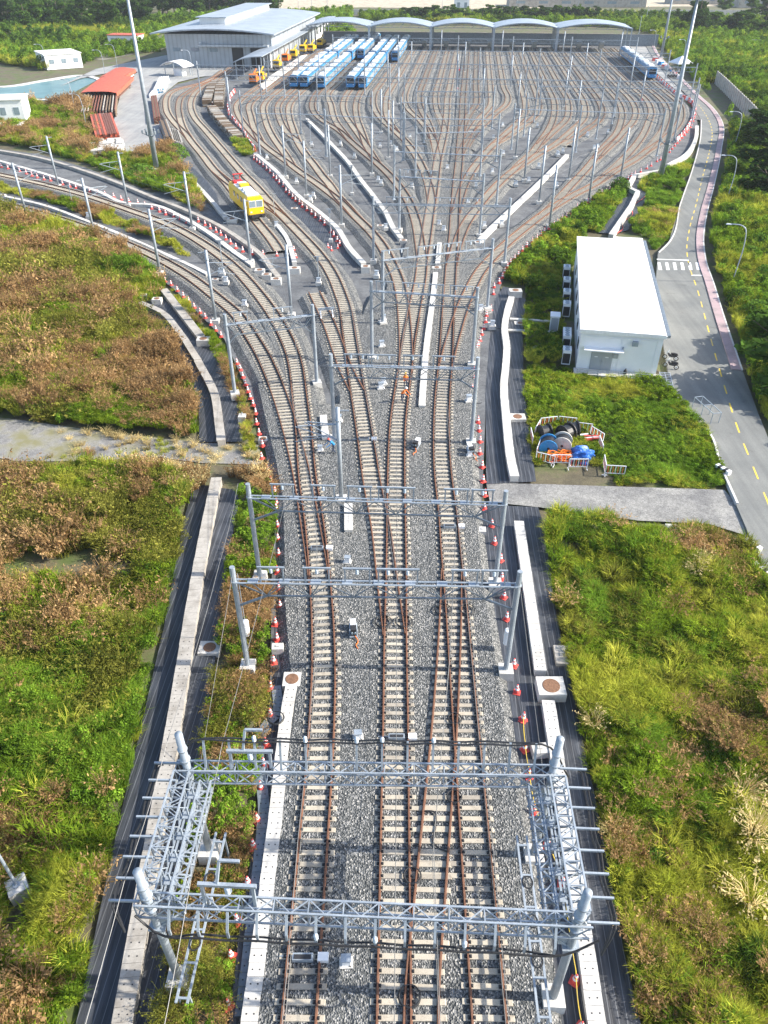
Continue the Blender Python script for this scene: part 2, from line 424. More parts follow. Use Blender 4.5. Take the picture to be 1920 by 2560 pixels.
sheet('gravel_path', pw('K 0 340; 300 380; 650 430; 1200 490; 1530 500; 1560 620; 1200 610; 900 570; 600 595; 300 600; 100 600; -60 570; -60 335', -.9), -.9, MT['path'])
sheet('gravel_crossing', pw('L 20 1535; 300 1540; 800 1556; 1400 1575; 1475 1659; U 880 190; 850 130; 700 84; 400 70; 100 30; S 1350 1268; 1225 1255; 1215 1205', -.74), -.74, MT['rough_gravel'])
sheet('geotextile_strip', pw('I 655 905; 740 790; 800 700; 835 690; 815 640; 860 560; 1000 510; 1040 550; 930 605; 905 650; 960 680; 900 760; 830 890; 740 910', -.78), -.78, MT['liner'])
# black geotextile strips beside the tracks
sheet('geotextile_strip', pw('S 115 2920; 190 2560; 278 2141; 347 1840; 411 1562; 457 1308; 478 1235; 500 1212; 590 1225; 598 1250; 570 1394; 545 1600; 517 1799; 428 2343; 394 2560; 310 2920', -.80), -.80, MT['liner'])
sheet('geotextile_strip', pw('S 1455 2950; 1375 2560; 1335 2195; 1266 1849; 1211 1475; 1190 1258; 1225 1262; 1345 1268; 1360 1313; 1390 1530; 1436 1750; 1488 1997; 1528 2195; 1557 2368; 1602 2560; 1715 2950', -.70), -.70, MT['liner'])
sheet('geotextile_strip', pw('L -10 1540; 285 1525; 230 1100; 210 850; 205 650; 225 450; 150 380; 90 370; 40 450; 10 700; -15 1000', -.70), -.70, MT['liner'])
sheet('geotextile_strip', pw('S 330 762; 420 832; 470 940; 497 1010; 498 1105; 611 1104; 608 1040; 570 960; 540 880; 500 830; 440 770; 400 742', -.80), -.80, MT['liner'])
for q in ('A 210 790; 260 760; 370 840; 480 950; 560 1060; D 590 330; 660 470; 560 400; 430 240; 300 70', 'A 880 700; 1080 860; 1200 990; D 1250 190; 1450 350; 1600 490; E 120 760; 240 890; 215 960; 110 880; 0 760; D 1500 700; 1400 560; 1250 420; 1100 230; 980 60; A 900 900; 850 780',
          'E -200 -100; 60 0; 200 150; 330 310; 430 450; 540 640; 420 640; 300 420; 100 160; -80 10', 'E 1659 300; 1450 520; 1240 700; 1320 720; 1500 560; 1659 420'):
    sheet('geotextile_strip', pw(q, -.69), -.69, MT['formation'] if q[0] == 'E' else MT['liner'])
sheet('geotextile_strip', pw('S 540 2960; 590 2560; 598 2343; 662 1948; 676 1747; 690 1500; 712 1500; 728 1700; 720 1760; 672 2071; 604 2560; 556 2960', -.71), -.71, MT['liner'])
# ballast: the wide bed of the throat, then a ribbon under every track
BED = pw('''S 560 3050; 640 2560; 705 2071; 740 1760; 728 1690; 712 1500; 712 1400; 708 1250; 690 1150; 665 1050; 645 960; 700 940; 790 1010; 850 1010; 850 900; 900 800; 930 735; G 960 60; 985 -30;
 E 560 900; 590 760; 640 640; 600 520; 720 520; 760 400; 850 60; 1060 20; 1160 160; 1120 330; 1230 560; 1180 720; 1250 900; 1170 1000; 1250 1060; S 1225 700; 1200 750; 1188 870; 1176 1050; 1180 1150; 1186 1258; 1211 1475; 1258 1774; 1266 1849; 1335 2195; 1375 2560; 1475 3050''', -.24)
m = MB(); m.prism(BED, -.78, -.24, 0, .7)
struct(m.obj('ballast', MT['ballast']))
m = MB(); m.prism([yd(-70, 272), yd(62.5, 228), yd(63.5, 300), yd(63.5, 389), yd(-26, 389), yd(-57, 389), yd(-58, 300)], -.78, -.60, 0, .1); struct(m.obj('ballast', MT['ballast']))

# ---------------------------------------------------------------- railway tracks
TOP = 388.0
TR = [  # (name part, label, centre line, upper lateral place in the yard or None)
 ('throat', 'rusty bottom left track that curves away as the inner left curve', 'S 710 3050; 745 2560; N 1066 20; M 571 950; 549 500; 515 200; G 501 1232; 470 860; 445 675; 428 510; 398 400; 350 300; 275 170; 210 85; V 1400 690; 1200 535; 1000 425; 750 335; 500 250; 250 185; 0 130; -120 105', None),
 ('throat', 'rusty track running up the middle of the throat past the two workers', 'S 980 3050; 985 2560; O 178 400; 181 20; M 899 950; 904 600; 904 200; G 1020 1100; 1032 800; 1062 600; 1075 500; 1090 380; 1117 230; 1142 100; E 730 1037; 747 850; 777 680; 795 560; 812 440; 830 340; 852 200; 878 0; B 912 900; 945 740; 958 600', -6.2),
 ('throat', 'rusty track at the bottom right of the throat beside the right cone row', 'S 1262 3050; 1225 2560; O 605 1000; 558 400; 527 20; M 1203 950; 1185 700; 1165 500; 1152 380; 1141 200; G 1305 1232; 1289 1000; 1290 760; 1301 600; 1312 500; 1322 300; 1341 0; E 1000 850; 1020 640; 1028 440; 1045 200; 1065 0; B 1072 900; 1087 740; 1093 600', -1.6),
 ('throat', 'rusty turnout track slanting between the middle and right tracks of the throat', 'S 1095 3050; O 286 1639; 338 1200; 353 1000; 377 700; 406 400; 436 20; M 1144 950; 1156 700; 1160 500', None),
 ('throat', 'rusty track of the outer left curve beside the tall weeds', 'M 549 560; 525 380; 490 200; G 480 1232; 450 1100; 395 880; 352 740; 312 625; 270 520; 205 390; 140 295; 97 215; V 1300 870; 1150 750; 950 630; 750 540; 500 440; 250 360; 0 297; -120 262', None),
 ('throat', 'rusty track curving left of the middle gantries toward the yellow vehicle', 'M 896 800; 868 600; 815 200; G 878 1232; 863 1100; 817 800; 783 600; 755 400; 735 275; 712 130; D 1640 1080; 1585 930; 1505 790; 1430 690; 1300 550; 1145 390; 1005 240; 880 100; A 812 900; 722 800; 635 700; 550 600; 455 490; 375 400; 332 280; 345 220; 375 170; 460 110; 610 30; 700 -40', None),
 ('throat', 'rusty track swinging out to the far right ladder of the fan', 'G 1312 520; 1330 435; 1370 295; 1422 135; 1480 10; E 1240 960; 1335 850; 1490 700; 1659 560; I 360 765; 500 680; 640 610; 760 530; C 992 1030; 1100 950; 1235 860; 1320 780; 1385 690; 1395 620; 1375 545', 60.5),
 ('throat', 'rusty track leading to the left ladder of the fan along the white barrier', 'G 1075 540; 1080 400; 1072 260; 1057 110; 1036 0; E 475 880; 390 720; 300 610; 150 465; 20 335; A 1530 1035; 1445 970; 1290 865; 1185 785; 985 640; 890 550; 810 460; 745 360; 732 280', -67),
 ('throat', 'short rusty siding ending at a buffer stop in the throat', 'G 788 650; 760 600; 720 520; 677 400; 630 265; 580 160; 535 65', None),
 ('throat', 'rusty track in the centre fan joining from the left of the throat', 'E 747 850; 730 740; 703 570; 660 420; 600 300; 505 170; 365 30; B 270 990; 130 870; 10 765; A 1480 420; 1405 350; 1383 280', -46.2),
 ('throat', 'rusty track in the right of the centre fan toward the white right trough', 'E 1003 900; 1025 800; 1065 670; 1120 545; 1215 410; 1290 320; 1410 190; 1545 75; C 30 1065; 155 980; 290 905; 385 830; 475 750; 548 680; 565 600', 33.5),
 ('throat', 'rusty track curving right out of the centre fan', 'E 1035 460; 1085 270; 1140 140; 1235 0; B 1330 930; 1470 800; 1560 720; 1628 640; 1638 556', 16.5),
 ('throat', 'rusty curved track left of centre in the fan', 'E 826 345; 812 250; 775 130; 720 5; B 620 890; 520 790; 425 710; 350 620; 322 540', -28.7),
 ('throat', 'rusty siding carrying the yellow inspection vehicle', 'D 1095 665; 1075 630; 903 415; 820 310; 725 190; 645 90; A 520 820; 445 720; 345 600; 300 540; 200 440; 130 340; 118 270; 128 210; 175 160; 260 130; 380 105; 480 70; 620 -20', None),
 ('ladder', 'rusty workshop track second from the left near the pipe stacks', 'A 320 560; 275 490; 243 400; 230 280; 262 200; 325 160; 420 100; 600 15; 690 -50', None),
 ('ladder', 'rusty crossover beside the yellow inspection vehicle', 'A 540 840; 620 910; D 735 130; 900 230; 1080 335; 1230 480', None),
 ('ladder', '', 'A 935 585; 880 470; 855 380; 840 280', -63),
 ('ladder', '', 'A 1210 800; 1150 700; 1075 600; 1015 500; 978 400; 967 280', -59),
 ('ladder', '', 'E 300 612; 190 500; 95 390; A 1590 1050; 1545 975; 1470 890; 1405 800; 1325 700; 1250 580; 1220 490; 1190 400; 1187 280', -51.6),
 ('ladder', '', 'A 1245 575; 1200 545; 1150 490; 1105 400; 1090 280', -54.9),
 ('ladder', '', 'B 130 868; 60 780; 0 700; -30 620; -42 556', -42.6),
 ('ladder', '', 'B 365 1066; 310 980; 240 870; 160 760; 80 640; 60 556', -36.9),
 ('ladder', '', 'B 262 900; 225 790; 185 680; 172 556', -33.1),
 ('ladder', '', 'B 545 815; 480 730; 442 650; 432 560', -24.5),
 ('ladder', '', 'B 878 1040; 866 960; 850 890; 800 780; 720 680; 625 590; 592 500', -19.5),
 ('ladder', '', 'B 856 900; 825 780; 790 690; 740 600; 722 540', -15),
 ('ladder', '', 'B 944 790; 915 700; 880 620; 862 540', -10),
 ('ladder', '', 'B 1088 790; 1120 690; 1160 620; 1205 560; 1217 490', 2.2),
 ('ladder', '', 'B 1070 990; 1110 900; 1165 780; 1215 700; 1285 620; 1335 560; 1340 490', 6.8),
 ('ladder', '', 'B 1115 930; 1165 850; 1230 770; 1310 690; 1385 620; 1462 560; 1487 490', 11),
 ('ladder', '', 'B 1385 885; 1480 830; C 0 750; 90 690; 152 620; 165 560', 20.5),
 ('ladder', '', 'C -50 1110; 30 1030; 100 970; 175 870; 240 780; 280 700; 300 600', 25),
 ('ladder', '', 'C 175 890; 250 820; 340 740; 400 680; 420 600', 29),
 ('ladder', '', 'C 375 890; 470 840; 580 760; 680 690; 712 600', 38),
 ('ladder', '', 'I 325 795; 400 720; 470 640; 560 545; C 570 1110; 620 1050; 690 960; 770 870; 835 800; 870 720; 885 620', 43.5),
 ('ladder', '', 'C 660 1015; 750 930; 840 850; 920 760; 975 700; 1003 620', 47.5),
 ('ladder', '', 'I 640 605; C 830 1080; 920 990; 1000 900; 1070 800; 1112 700; 1137 620', 52),
 ('ladder', '', 'C 1015 1012; 1110 930; 1175 850; 1215 800; 1262 700; 1277 620', 56.5),
]
lines = []
for kind, lab, s, u in TR:
    P = [Vector(p) for p in pw(s)]
    if u is not None:
        s0 = P[-1].dot(AX)
        for q in (18, 40, 80, 150):
            if s0 + q < TOP - 12: P.append(yd(u, s0 + q))
        P.append(yd(u, TOP))
    lines.append(smooth(curve(P, 1.0), 12))
order = sorted([i for i, t in enumerate(TR) if t[3] is not None], key=lambda i: TR[i][3])
YARD_ORD = {i: k for k, i in enumerate(order)}
NP = [np.array([(p.x, p.y) for p in L]) for L in lines]
def near_track(p, skip):
    """nearest point of the tracks laid before this one: (index, distance)"""
    out = []
    for j in range(len(NP)):
        if j == skip: continue
        d = NP[j] - np.array((p.x, p.y)); k = int(np.argmin((d*d).sum(1)))
        out.append((j, float(np.hypot(*d[k])), NP[j][k]))
    return out
RAIL = [(-.072,-.17), (-.072,-.145), (-.018,-.125), (-.018,-.045), (-.036,-.035), (-.036,0), (.036,0), (.036,-.035), (.018,-.045), (.018,-.125), (.072,-.145), (.072,-.17)]
RAILF = [(-.065,-.16), (-.055,0), (.055,0), (.065,-.16)]
sl_cache = {}
def sleeper_mesh(l, r, clips):
    key = (round(l, 1), round(r, 1), clips)
    if key not in sl_cache:
        m = MB(); l, r = key[:2]
        m.box(((r-l)/2, 0, -.245), (l + r, .27, .17), top=.93)
        if clips:
            for x in (-.75, .75):
                m.box((x, 0, -.148), (.36, .16, .03), mi=1)
                for q in (-.13, .13): m.box((x+q, 0, -.11), (.07, .10, .06), mi=1)
        sl_cache[key] = m.mesh('sleeper', [MT['sleeper'], MT['dark']])
    return sl_cache[key]
bal = MB()
n_single = 0
for i, (kind, lab, s, u) in enumerate(TR):
    L = lines[i]
    L = [p + Vector((0, 0, -.004 * i)) for p in L]
    if not lab:
        lab = 'rusty storage track, %s from the left across the upper yard' % nth(YARD_ORD[i])
    t = thing('railway_track', lab, 'track', L[0], 0, 'rusty tracks of the depot')
    near = min(p.y for p in L) < 60
    T = dirs(L); o0 = L[0]
    for sd in (-.75, .75):
        m = MB(); m.sweep([p - o0 + Vector((a.y, -a.x, 0)).normalized() * sd for p, a in zip(L, T)], RAIL if near else RAILF)
        m.obj('rail', MT['rail'], t)
    # sleepers
    many = MB(); cnt = 0; step = .63; acc = 0.0; dist = 0.0; k = 0
    total = len(L) - 1
    q = 0.3
    while q < total:
        a = int(q); f = q - a
        p = L[a].lerp(L[min(a+1, total)], f); d = T[a]; nx = Vector((d.y, -d.x, 0)).normalized()
        lft = rgt = 1.2; drop = False
        if p.y < 250:
            for j, dd, pt in near_track(p, i):
                if dd < 2.35:
                    off = (pt[0]-p.x)*nx.x + (pt[1]-p.y)*nx.y
                    if j < i: drop = True
                    elif abs(off) > .12:
                        if off > 0: rgt = max(rgt, off + 1.15)
                        else: lft = max(lft, -off + 1.15)
        if not drop:
            rz = math.atan2(nx.y, nx.x); jit = random.uniform(-.02, .02)
            if p.y < 70 and cnt < 100 and n_single < 420:
                o = link('sleeper', sleeper_mesh(lft, rgt, True), t, p - o0 + nx * jit, rz + jit); cnt += 1; n_single += 1
            else:
                c = p - o0 + nx * ((rgt - lft) / 2)
                many.box((c.x, c.y, c.z - .245), (lft + rgt, .27, .17), rz)
                if p.y < 90:
                    for sd in (-.75, .75):
                        cc = p - o0 + nx * sd
                        many.box((cc.x, cc.y, cc.z - .13), (.36, .16, .07), rz, 1)
        if p.y > 230: q += step
        else: q += step
    if many.f:
        o = many.obj('sleeper', [MT['sleeper'], MT['dark']], t); o['kind'] = 'stuff'
    # ballast ribbon
    B = [p + Vector((0, 0, 0)) for p in L[::2]]
    wob = [1 + .05*math.sin(.31*k) + .04*math.sin(.83*k + i) for k in range(len(B))]
    bal.sweep(B, [(-2.75, -.80), (-1.75, -.215), (1.75, -.215), (2.75, -.80)], closed=False, widths=wob)
struct(bal.obj('ballast', MT['ballast']))
# buffer stop at the end of the short siding and at the yellow vehicle's siding
def buffer(P, d, lab):
    t = thing('buffer_stop', lab, 'buffer stop', P, math.atan2(d.y, d.x) - R(90))
    m = MB()
    for x in (-.75, .75):
        m.bar((x, .8, .02), (x, 0, .95), .12); m.bar((x, -.5, .02), (x, 0, .95), .12)
    m.obj('frame', MT['white'], t)
    m = MB(); m.box((0, 0, 1.0), (2.0, .2, .3)); m.obj('buffer_beam', MT['galv'], t)
e = lines[8]; buffer(e[-10], (e[-1]-e[-8]).normalized(), 'pale buffer stop on the short siding in the throat')
# yard end pedestals under the far canopy
# ---------------------------------------------------------------- overhead line steelwork
def footing(parent, x, y, z=-.75, s=.95, h=.75):
    m = MB(); m.box((x, y, z + h/2), (s, s, h), top=.97)
    return m.obj('footing', MT['white_conc'], parent)
def insulator(parent, p, r=.11, h=.42, up=False):
    m = MB(); prof = [(.03, 0)]
    for k in range(4): prof += [(r, h*(.15+.2*k)), (.05, h*(.25+.2*k))]
    prof += [(.03, h)]
    m.lathe(prof, 8, (p[0], p[1], p[2] - h))
    return m.obj('insulator', MT['blue_ins'], parent, True)
def mast_mb(x, y, h, r=.17, z0=-.2):
    m = MB(); m.tube([(x, y, z0), (x, y, h)], [r*1.04, r*.96], 10)
    m.tube([(x, y, z0), (x, y, z0+.06)], r*2.0, 8)
    m.tube([(x, y, h-1.15), (x, y, h-1.05)], r*1.25, 10)
    return m
FR1 = ((.094,.176), (.253,.337), (.393,.479), (.51,.646), (.768,.854), (.873,.951))
def portal(a, b, h, label, frames=FR1, near=True, truss=False, drop=1.1, group='portals over the throat', mids=(), depth=1.15, r=.185):
    a, b = Vector(a), Vector(b); d = b - a; Ln = d.length
    t = thing('portal_gantry', label, 'gantry', (a.x, a.y, 0), math.atan2(d.y, d.x), group)
    for x in [0, Ln] + [m_ * Ln for m_ in mids]:
        o = mast_mb(x, 0, h, r).obj('mast', MT['galv'], t)
        if near: footing(t, x, 0)
    zt = h - drop; zl = zt - depth
    m = MB()
    if truss:
        w = .34
        for yy in (-w, w):
            m.bar((0, yy, zt), (Ln, yy, zt), .10, .10); 
        m.bar((.6, 0, zl), (Ln-.6, 0, zl), .10, .10)
        m.obj('beam', MT['galv'], t)
        m = MB(); n = max(4, int(Ln / 1.15)); n += n % 2
        for k in range(n):
            x0, x1 = Ln*k/n, Ln*(k+1)/n
            p0, p1 = (zt, zl) if k % 2 == 0 else (zl, zt)
            for yy in (-w, w):
                m.bar((x0, yy if p0 == zt else 0, p0), (x1, yy if p1 == zt else 0, p1), .06, .06)
            if k % 2 == 0: m.bar((x0, -w, zt), (x1, w, zt), .05, .05)
        m.obj('lattice', MT['galv_dark'], t)
    else:
        for yy in (-.16, .16): m.tube([(0, yy, zt), (Ln, yy, zt)], .055, 6)
        n = max(3, int(Ln / 1.85))
        for k in range(n): m.box((Ln*(k+.6)/n, 0, zt+.03), (.62, .42, .06))
        m.obj('beam', MT['galv'], t)
        m = MB(); e = .11 * Ln
        m.bar((e, 0, zl), (Ln-e, 0, zl), .09, .09)
        for s in (-1, 1):
            x0 = 0 if s < 0 else Ln; x1 = e if s < 0 else Ln - e
            m.bar((x0, 0, zl-.9), (x1, 0, zl), .12, .12); m.bar((x0, 0, zt-.05), (x1, 0, zl), .07, .07)
        n = 5
        for k in range(n + 1):
            xc = e + (Ln-2*e)*k/n
            for s in (-1, 1):
                for q in (.75, 1.55):
                    xt = xc + s*q
                    if 0 < xt < Ln: m.bar((xc, 0, zl), (xt, .16*s, zt), .05, .05)
        m.obj('lattice', MT['galv_dark'], t)
    for f0, f1 in frames:
        x0, x1 = f0*Ln, f1*Ln; m = MB(); zf = zt + (1.12 if not truss else 1.0)
        m.bar((x0, 0, zt-.1), (x0, 0, zf), .09, .09); m.bar((x1, 0, zt-.1), (x1, 0, zf), .09, .09); m.bar((x0-.12, 0, zf), (x1+.12, 0, zf), .10, .10)
        o = m.obj('bracket_frame', MT['galv'], t)
        if near:
            for q in ((.5,) if x1 - x0 < 2 else (.25, .75)): insulator(t, (x0 + (x1-x0)*q, 0, zf-.02))
    return t
def G1(s): return pw('S ' + s)[0]
portal(G1('619 1660'), G1('1265 1671'), 8.4, 'galvanised portal gantry with six bracket frames, next beyond the box trusses', r=.168)
portal(G1('649 1435'), G1('1238 1454'), 8.2, 'galvanised portal gantry with bracket frames beside the gravel crossing', r=.168)
portal(G1('836 1092'), G1('1178 1101'), 8.5, 'galvanised portal gantry standing over the two workers in orange vests', ((.1,.26), (.28,.44), (.5,.62), (.7,.84)))
portal(G1('930 889'), G1('1180 907'), 8.6, 'galvanised portal gantry just beyond the two workers, right post by the cones', ((.05,.2), (.3,.5), (.55,.68), (.75,.95)))
portal(G1('587 980'), G1('792 953'), 8.5, 'galvanised portal gantry over the two left curved tracks only', ((.1,.25), (.55,.75)))
portal(G1('957 803'), G1('1218 767'), 8.6, 'galvanised portal gantry across the throat beside the house air conditioners', ((.0,.22), (.32,.5), (.55,.7), (.75,.92)))
portal(G1('934 649'), G1('1261 655'), 8.9, 'deep truss portal gantry spanning the foot of the fan', ((.1,.3), (.45,.6), (.65,.8)), True, True)
fan = 'portals across the fan'
portal(G1('998 571'), G1('1199 585'), 9.0, 'slim portal gantry in the fan, first beyond the deep truss', ((.05,.25), (.3,.45), (.75,.95)), True, group=fan)
portal(G1('985 496'), G1('1241 509'), 8.9, 'slim portal gantry in the fan, second beyond the deep truss', ((.1,.3), (.5,.7)), False, group=fan)
portal(G1('1038 441'), G1('1200 437'), 8.9, 'slim portal gantry in the fan, third beyond the deep truss', ((.1,.3), (.5,.7)), False, group=fan)
portal(G1('1010 398'), G1('1240 401'), 8.9, 'slim portal gantry in the fan, fourth beyond the deep truss', ((.3,.5),), False, group=fan)
portal(G1('1060 354'), G1('1203 355'), 8.9, 'slim portal gantry in the fan, fifth beyond the deep truss', (), False, group=fan)
portal(G1('1039 318'), G1('1229 320'), 9.0, 'short truss portal gantry at the head of the centre fan', ((.2,.3),), False, True, group=fan)
portal(G1('650 383'), G1('815 386'), 8.9, 'slim portal gantry over the left ladder near the sleeper stacks', ((.2,.4),), False, group=fan)
portal(G1('608 330'), G1('931 333'), 9.0, 'long slim portal gantry over the left ladder in front of the trains', (), False, group=fan, mids=(.45,))
portal(G1('1309 338'), G1('1684 353'), 9.0, 'long slim portal gantry over the far right ladder', (), False, group=fan, mids=(.49,))
portal(G1('1278 371'), G1('1642 387'), 9.0, 'long slim portal gantry over the nearer right ladder', (), False, group=fan, mids=(.45,))
portal(G1('817 389'), G1('1007 398'), 8.9, 'slim portal gantry joining the left ladder to the centre fan', (), False, group=fan)
portal(G1('1335 303'), G1('1728 312'), 9.0, 'truss portal gantry over the right storage tracks in front of the wide ones', (), False, True, group=fan, mids=(.5,))
portal(G1('1002 345'), G1('1062 346'), 8.6, 'narrow portal gantry left of the centre fan', (), False, group=fan)
wide = 'wide truss portals across the yard'
for k, (u0, u1, s, mids) in enumerate(((-80, -23, 249, (.45,)), (-66, 59, 229, (.2,.39,.53,.68,.84)), (-62, 65, 258, (.24,.46,.62,.8)), (-58, 64, 291, (.28,.5,.66,.82)), (-52, 60, 329, (.22,.42,.6,.79)))):
    portal(yd(u0, s), yd(u1, s), 9.0, 'wide truss portal across the storage tracks, %s from the near side' % nth(k), (), False, True, drop=1.0, group=wide, mids=mids)

# the two near box trusses with the longitudinal platforms between them
LF, RF, LB, RB = Vector((-9.38, 14.48, 0)), Vector((7.58, 13.70, 0)), Vector((-9.1, 20.55, 0)), Vector((7.76, 20.31, 0))
def box_truss(m, ml, a, b, w, h, n, up=Vector((0, 0, 1))):
    """four chords from a to b, zigzag on top, bottom and both sides"""
    a, b = Vector(a), Vector(b); d = (b-a).normalized(); sx = d.cross(up).normalized()
    C = [(sx*(i*w/2) + up*(j*h/2)) for i, j in ((-1, 1), (1, 1), (1, -1), (-1, -1))]
    for c in C: m.bar(a+c, b+c, .075, .075)
    for k in range(n):
        p, q = a.lerp(b, k/n), a.lerp(b, (k+1)/n)
        for f in range(4):
            c0, c1 = C[f], C[(f+1) % 4]
            if k % 2: c0, c1 = c1, c0
            ml.bar(p+c0, q+c1, .042, .042)
        if k % 2 == 0:
            for f in range(4): ml.bar(p+C[f], p+C[(f+1) % 4], .045, .045)
def near_gantry(a, b, lab, hm, s):
    d = b - a; Ln = d.length
    t = thing('box_truss_gantry', lab, 'gantry', (a.x, a.y, 0), math.atan2(d.y, d.x), 'near box truss gantries')
    for x, xl in ((0, -.1), (Ln, .0)):
        m = mast_mb(x, 0, hm, .185); m.tube([(x, 0, hm-1.9), (x, 0, hm-1.8)], .25, 10); m.tube([(x, 0, hm-2.9), (x, 0, hm-2.82)], .28, 10)
        m.obj('mast', MT['galv'], t, True); footing(t, x, 0, -.8, 1.0, .8)
    m, ml = MB(), MB(); zc = 6.75
    box_truss(m, ml, (-.5, 0, zc), (Ln+.5, 0, zc), .55, .95, 26)
    m.obj('beam', MT['galv'], t)
    m = ml
    for x in (.75, Ln-.75):
        m.bar((0 if x < 2 else Ln, 0, 4.9), (x + (.6 if x < 2 else -.6), 0, zc-.45), .12, .12)
        m.box((0 if x < 2 else Ln, 0, 5.0), (.7, .5, .08)); m.box((.28 if x < 2 else Ln-.28, 0, 5.55), (.5, .05, .9))
    m.obj('lattice', MT['galv'], t)
    n = 14; tip = []
    for k in range(n):
        x = .9 + (Ln-1.8)*k/(n-1); m = MB()
        if s > 0:       # far gantry: uprights that lift the cable above the beam
            m.bar((x, -.1, zc+.4), (x, .35, zc+2.0), .10, .07); tip.append((x, .35, zc+2.0))
            if k in (2, 4, 6, 7, 9): insulator(t, (x, .35, zc+2.3), .10, .4)
        else:
            m.bar((x, -.25, zc+.45), (x, -.75, zc-.35), .10, .07); m.bar((x, -.75, zc-.35), (x, -.75, zc-.8), .10, .07); tip.append((x, -.75, zc-.8))
            if k in (5, 7, 10): insulator(t, (x, -.72, zc-.2), .10, .4)
        m.obj('bracket', MT['galv'], t)
    for x0, x1, hh in ((2.3, 4.3, 1.7),) if s < 0 else ((2.1, 3.9, 1.5),):
        m = MB(); m.bar((x0, 0, zc+.4), (x0, .1, zc+hh), .12, .12); m.bar((x1, 0, zc+.4), (x1, .1, zc+hh), .12, .12); m.bar((x0-.15, .1, zc+hh), (x1+.15, .1, zc+hh), .14, .16)
        m.bar((x0+.6, .1, zc+hh), (x0+.7, .6, zc+hh+.9), .1, .1); m.bar((x0+.7, .6, zc+hh+.9), (x0+1.5, .6, zc+hh+.9), .11, .11)
        m.obj('bracket_frame', MT['galv'], t); insulator(t, ((x0+x1)/2, .1, zc+hh-.05), .15, .5)
    for i, dy in enumerate((-.07, .07)):
        P = [Vector((x, y + dy, z - (.10 if j % 2 else 0) + .03*i)) for j, (x, y, z) in enumerate(tip[1:-1])]
        P = [Vector((-.6, .3*s, zc-.3)), Vector((.5, tip[0][1], tip[0][2]-.1))] + P + [Vector((Ln-.5, tip[-1][1], tip[-1][2]-.1)), Vector((Ln+.9, .3*s, zc-.5))]
        m = MB(); m.tube(curve(P, .5), .045, 6); m.obj('cable', MT['black_pipe'], t)
    return t
near_gantry(LF, RF, 'nearest galvanised box truss gantry across the bottom of the picture with black cable slung below', 9.4, -1)
near_gantry(LB, RB, 'second galvanised box truss gantry with upright brackets holding black cables above it', 9.6, 1)
def side_platform(a, b, out, lab):
    """lattice walkway high between the two gantries, with cable brackets and equipment rails"""
    d = b - a; Ln = d.length
    t = thing('switch_platform', lab, 'platform', (a.x, a.y, 0), math.atan2(d.y, d.x) - R(90), 'switch platforms beside the tracks')
    m, ml = MB(), MB()
    box_truss(m, ml, (out*.15, .3, 6.9), (out*.15, Ln-.3, 6.9), .7, .8, 12)
    box_truss(m, ml, (-out*.85, .3, 6.3), (-out*.85, Ln-.3, 6.3), .5, .6, 12)
    m.obj('beam', MT['galv'], t); ml.obj('lattice', MT['galv'], t)
    m = MB()
    for k in range(11):
        y = .6 + (Ln-1.2)*k/10
        m.bar((-out*1.2, y, 6.05), (out*.5, y, 6.35), .08, .08)
        if k % 2: m.box((-out*.5, y, 6.45), (.5, .35, .3)); m.bar((-out*.5, y, 6.3), (-out*.5, y, 7.2), .07, .07)
    m.obj('cross_member', MT['galv'], t)
    m = MB()
    for x in (-out*.35, -out*.65): m.bar((x, .4, 6.5), (x, Ln-.4, 6.5), .09, .09)
    m.obj('rail_pair', MT['galv'], t)
    tips = []
    for k in range(8):
        y = -.1 + (Ln+.2)*k/7; m = MB()
        m.bar((out*.3, y, 7.25), (out*1.55, y, 7.2), .08, .11); tips.append(Vector((out*1.45, y, 7.12)))
        m.obj('bracket', MT['galv'], t)
    for i, q in enumerate((0, .16)):
        P = [Vector((out*.9, -.8, 6.1))] + [p + Vector((-out*q, 0, -.05 - (.35 if k in (2, 4) else 0))) for k, p in enumerate(tips)] + [Vector((out*.9, Ln+.7, 6.3))]
        m = MB(); m.tube(curve(P, .4), .045, 6); m.obj('cable', MT['black_pipe'], t)
    # ladder-like trestle low beside the footings
    m = MB()
    for x in (-out*.5, -out*1.0):
        m.bar((x, -1.5, 1.2), (x, Ln+.2, 1.2), .10, .10)
        for y in (-1.2, Ln*.5, Ln-.1): m.bar((x, y, -.7), (x, y, 1.2), .08, .08)
    for k in range(6): m.bar((-out*.5, -1.3+(Ln+1)*k/5, 1.2), (-out*1.0, -1.3+(Ln+1)*k/5, 1.2), .09, .09)
    m.obj('trestle', MT['galv'], t)
    for y in (.9, 2.6, Ln-2.2):
        m = MB(); m.tube([Vector((-out*.75 + .24*math.cos(q*.5), y + .3*math.sin(q*.5), 1.27)) for q in range(14)], .035, 6); m.obj('coil', MT['black_pipe'], t)
    return t
side_platform(LF, LB, -1, 'lattice switch platform high on the left between the two near gantries')
side_platform(RF, RB, 1, 'lattice switch platform high on the right with cable brackets sticking out')

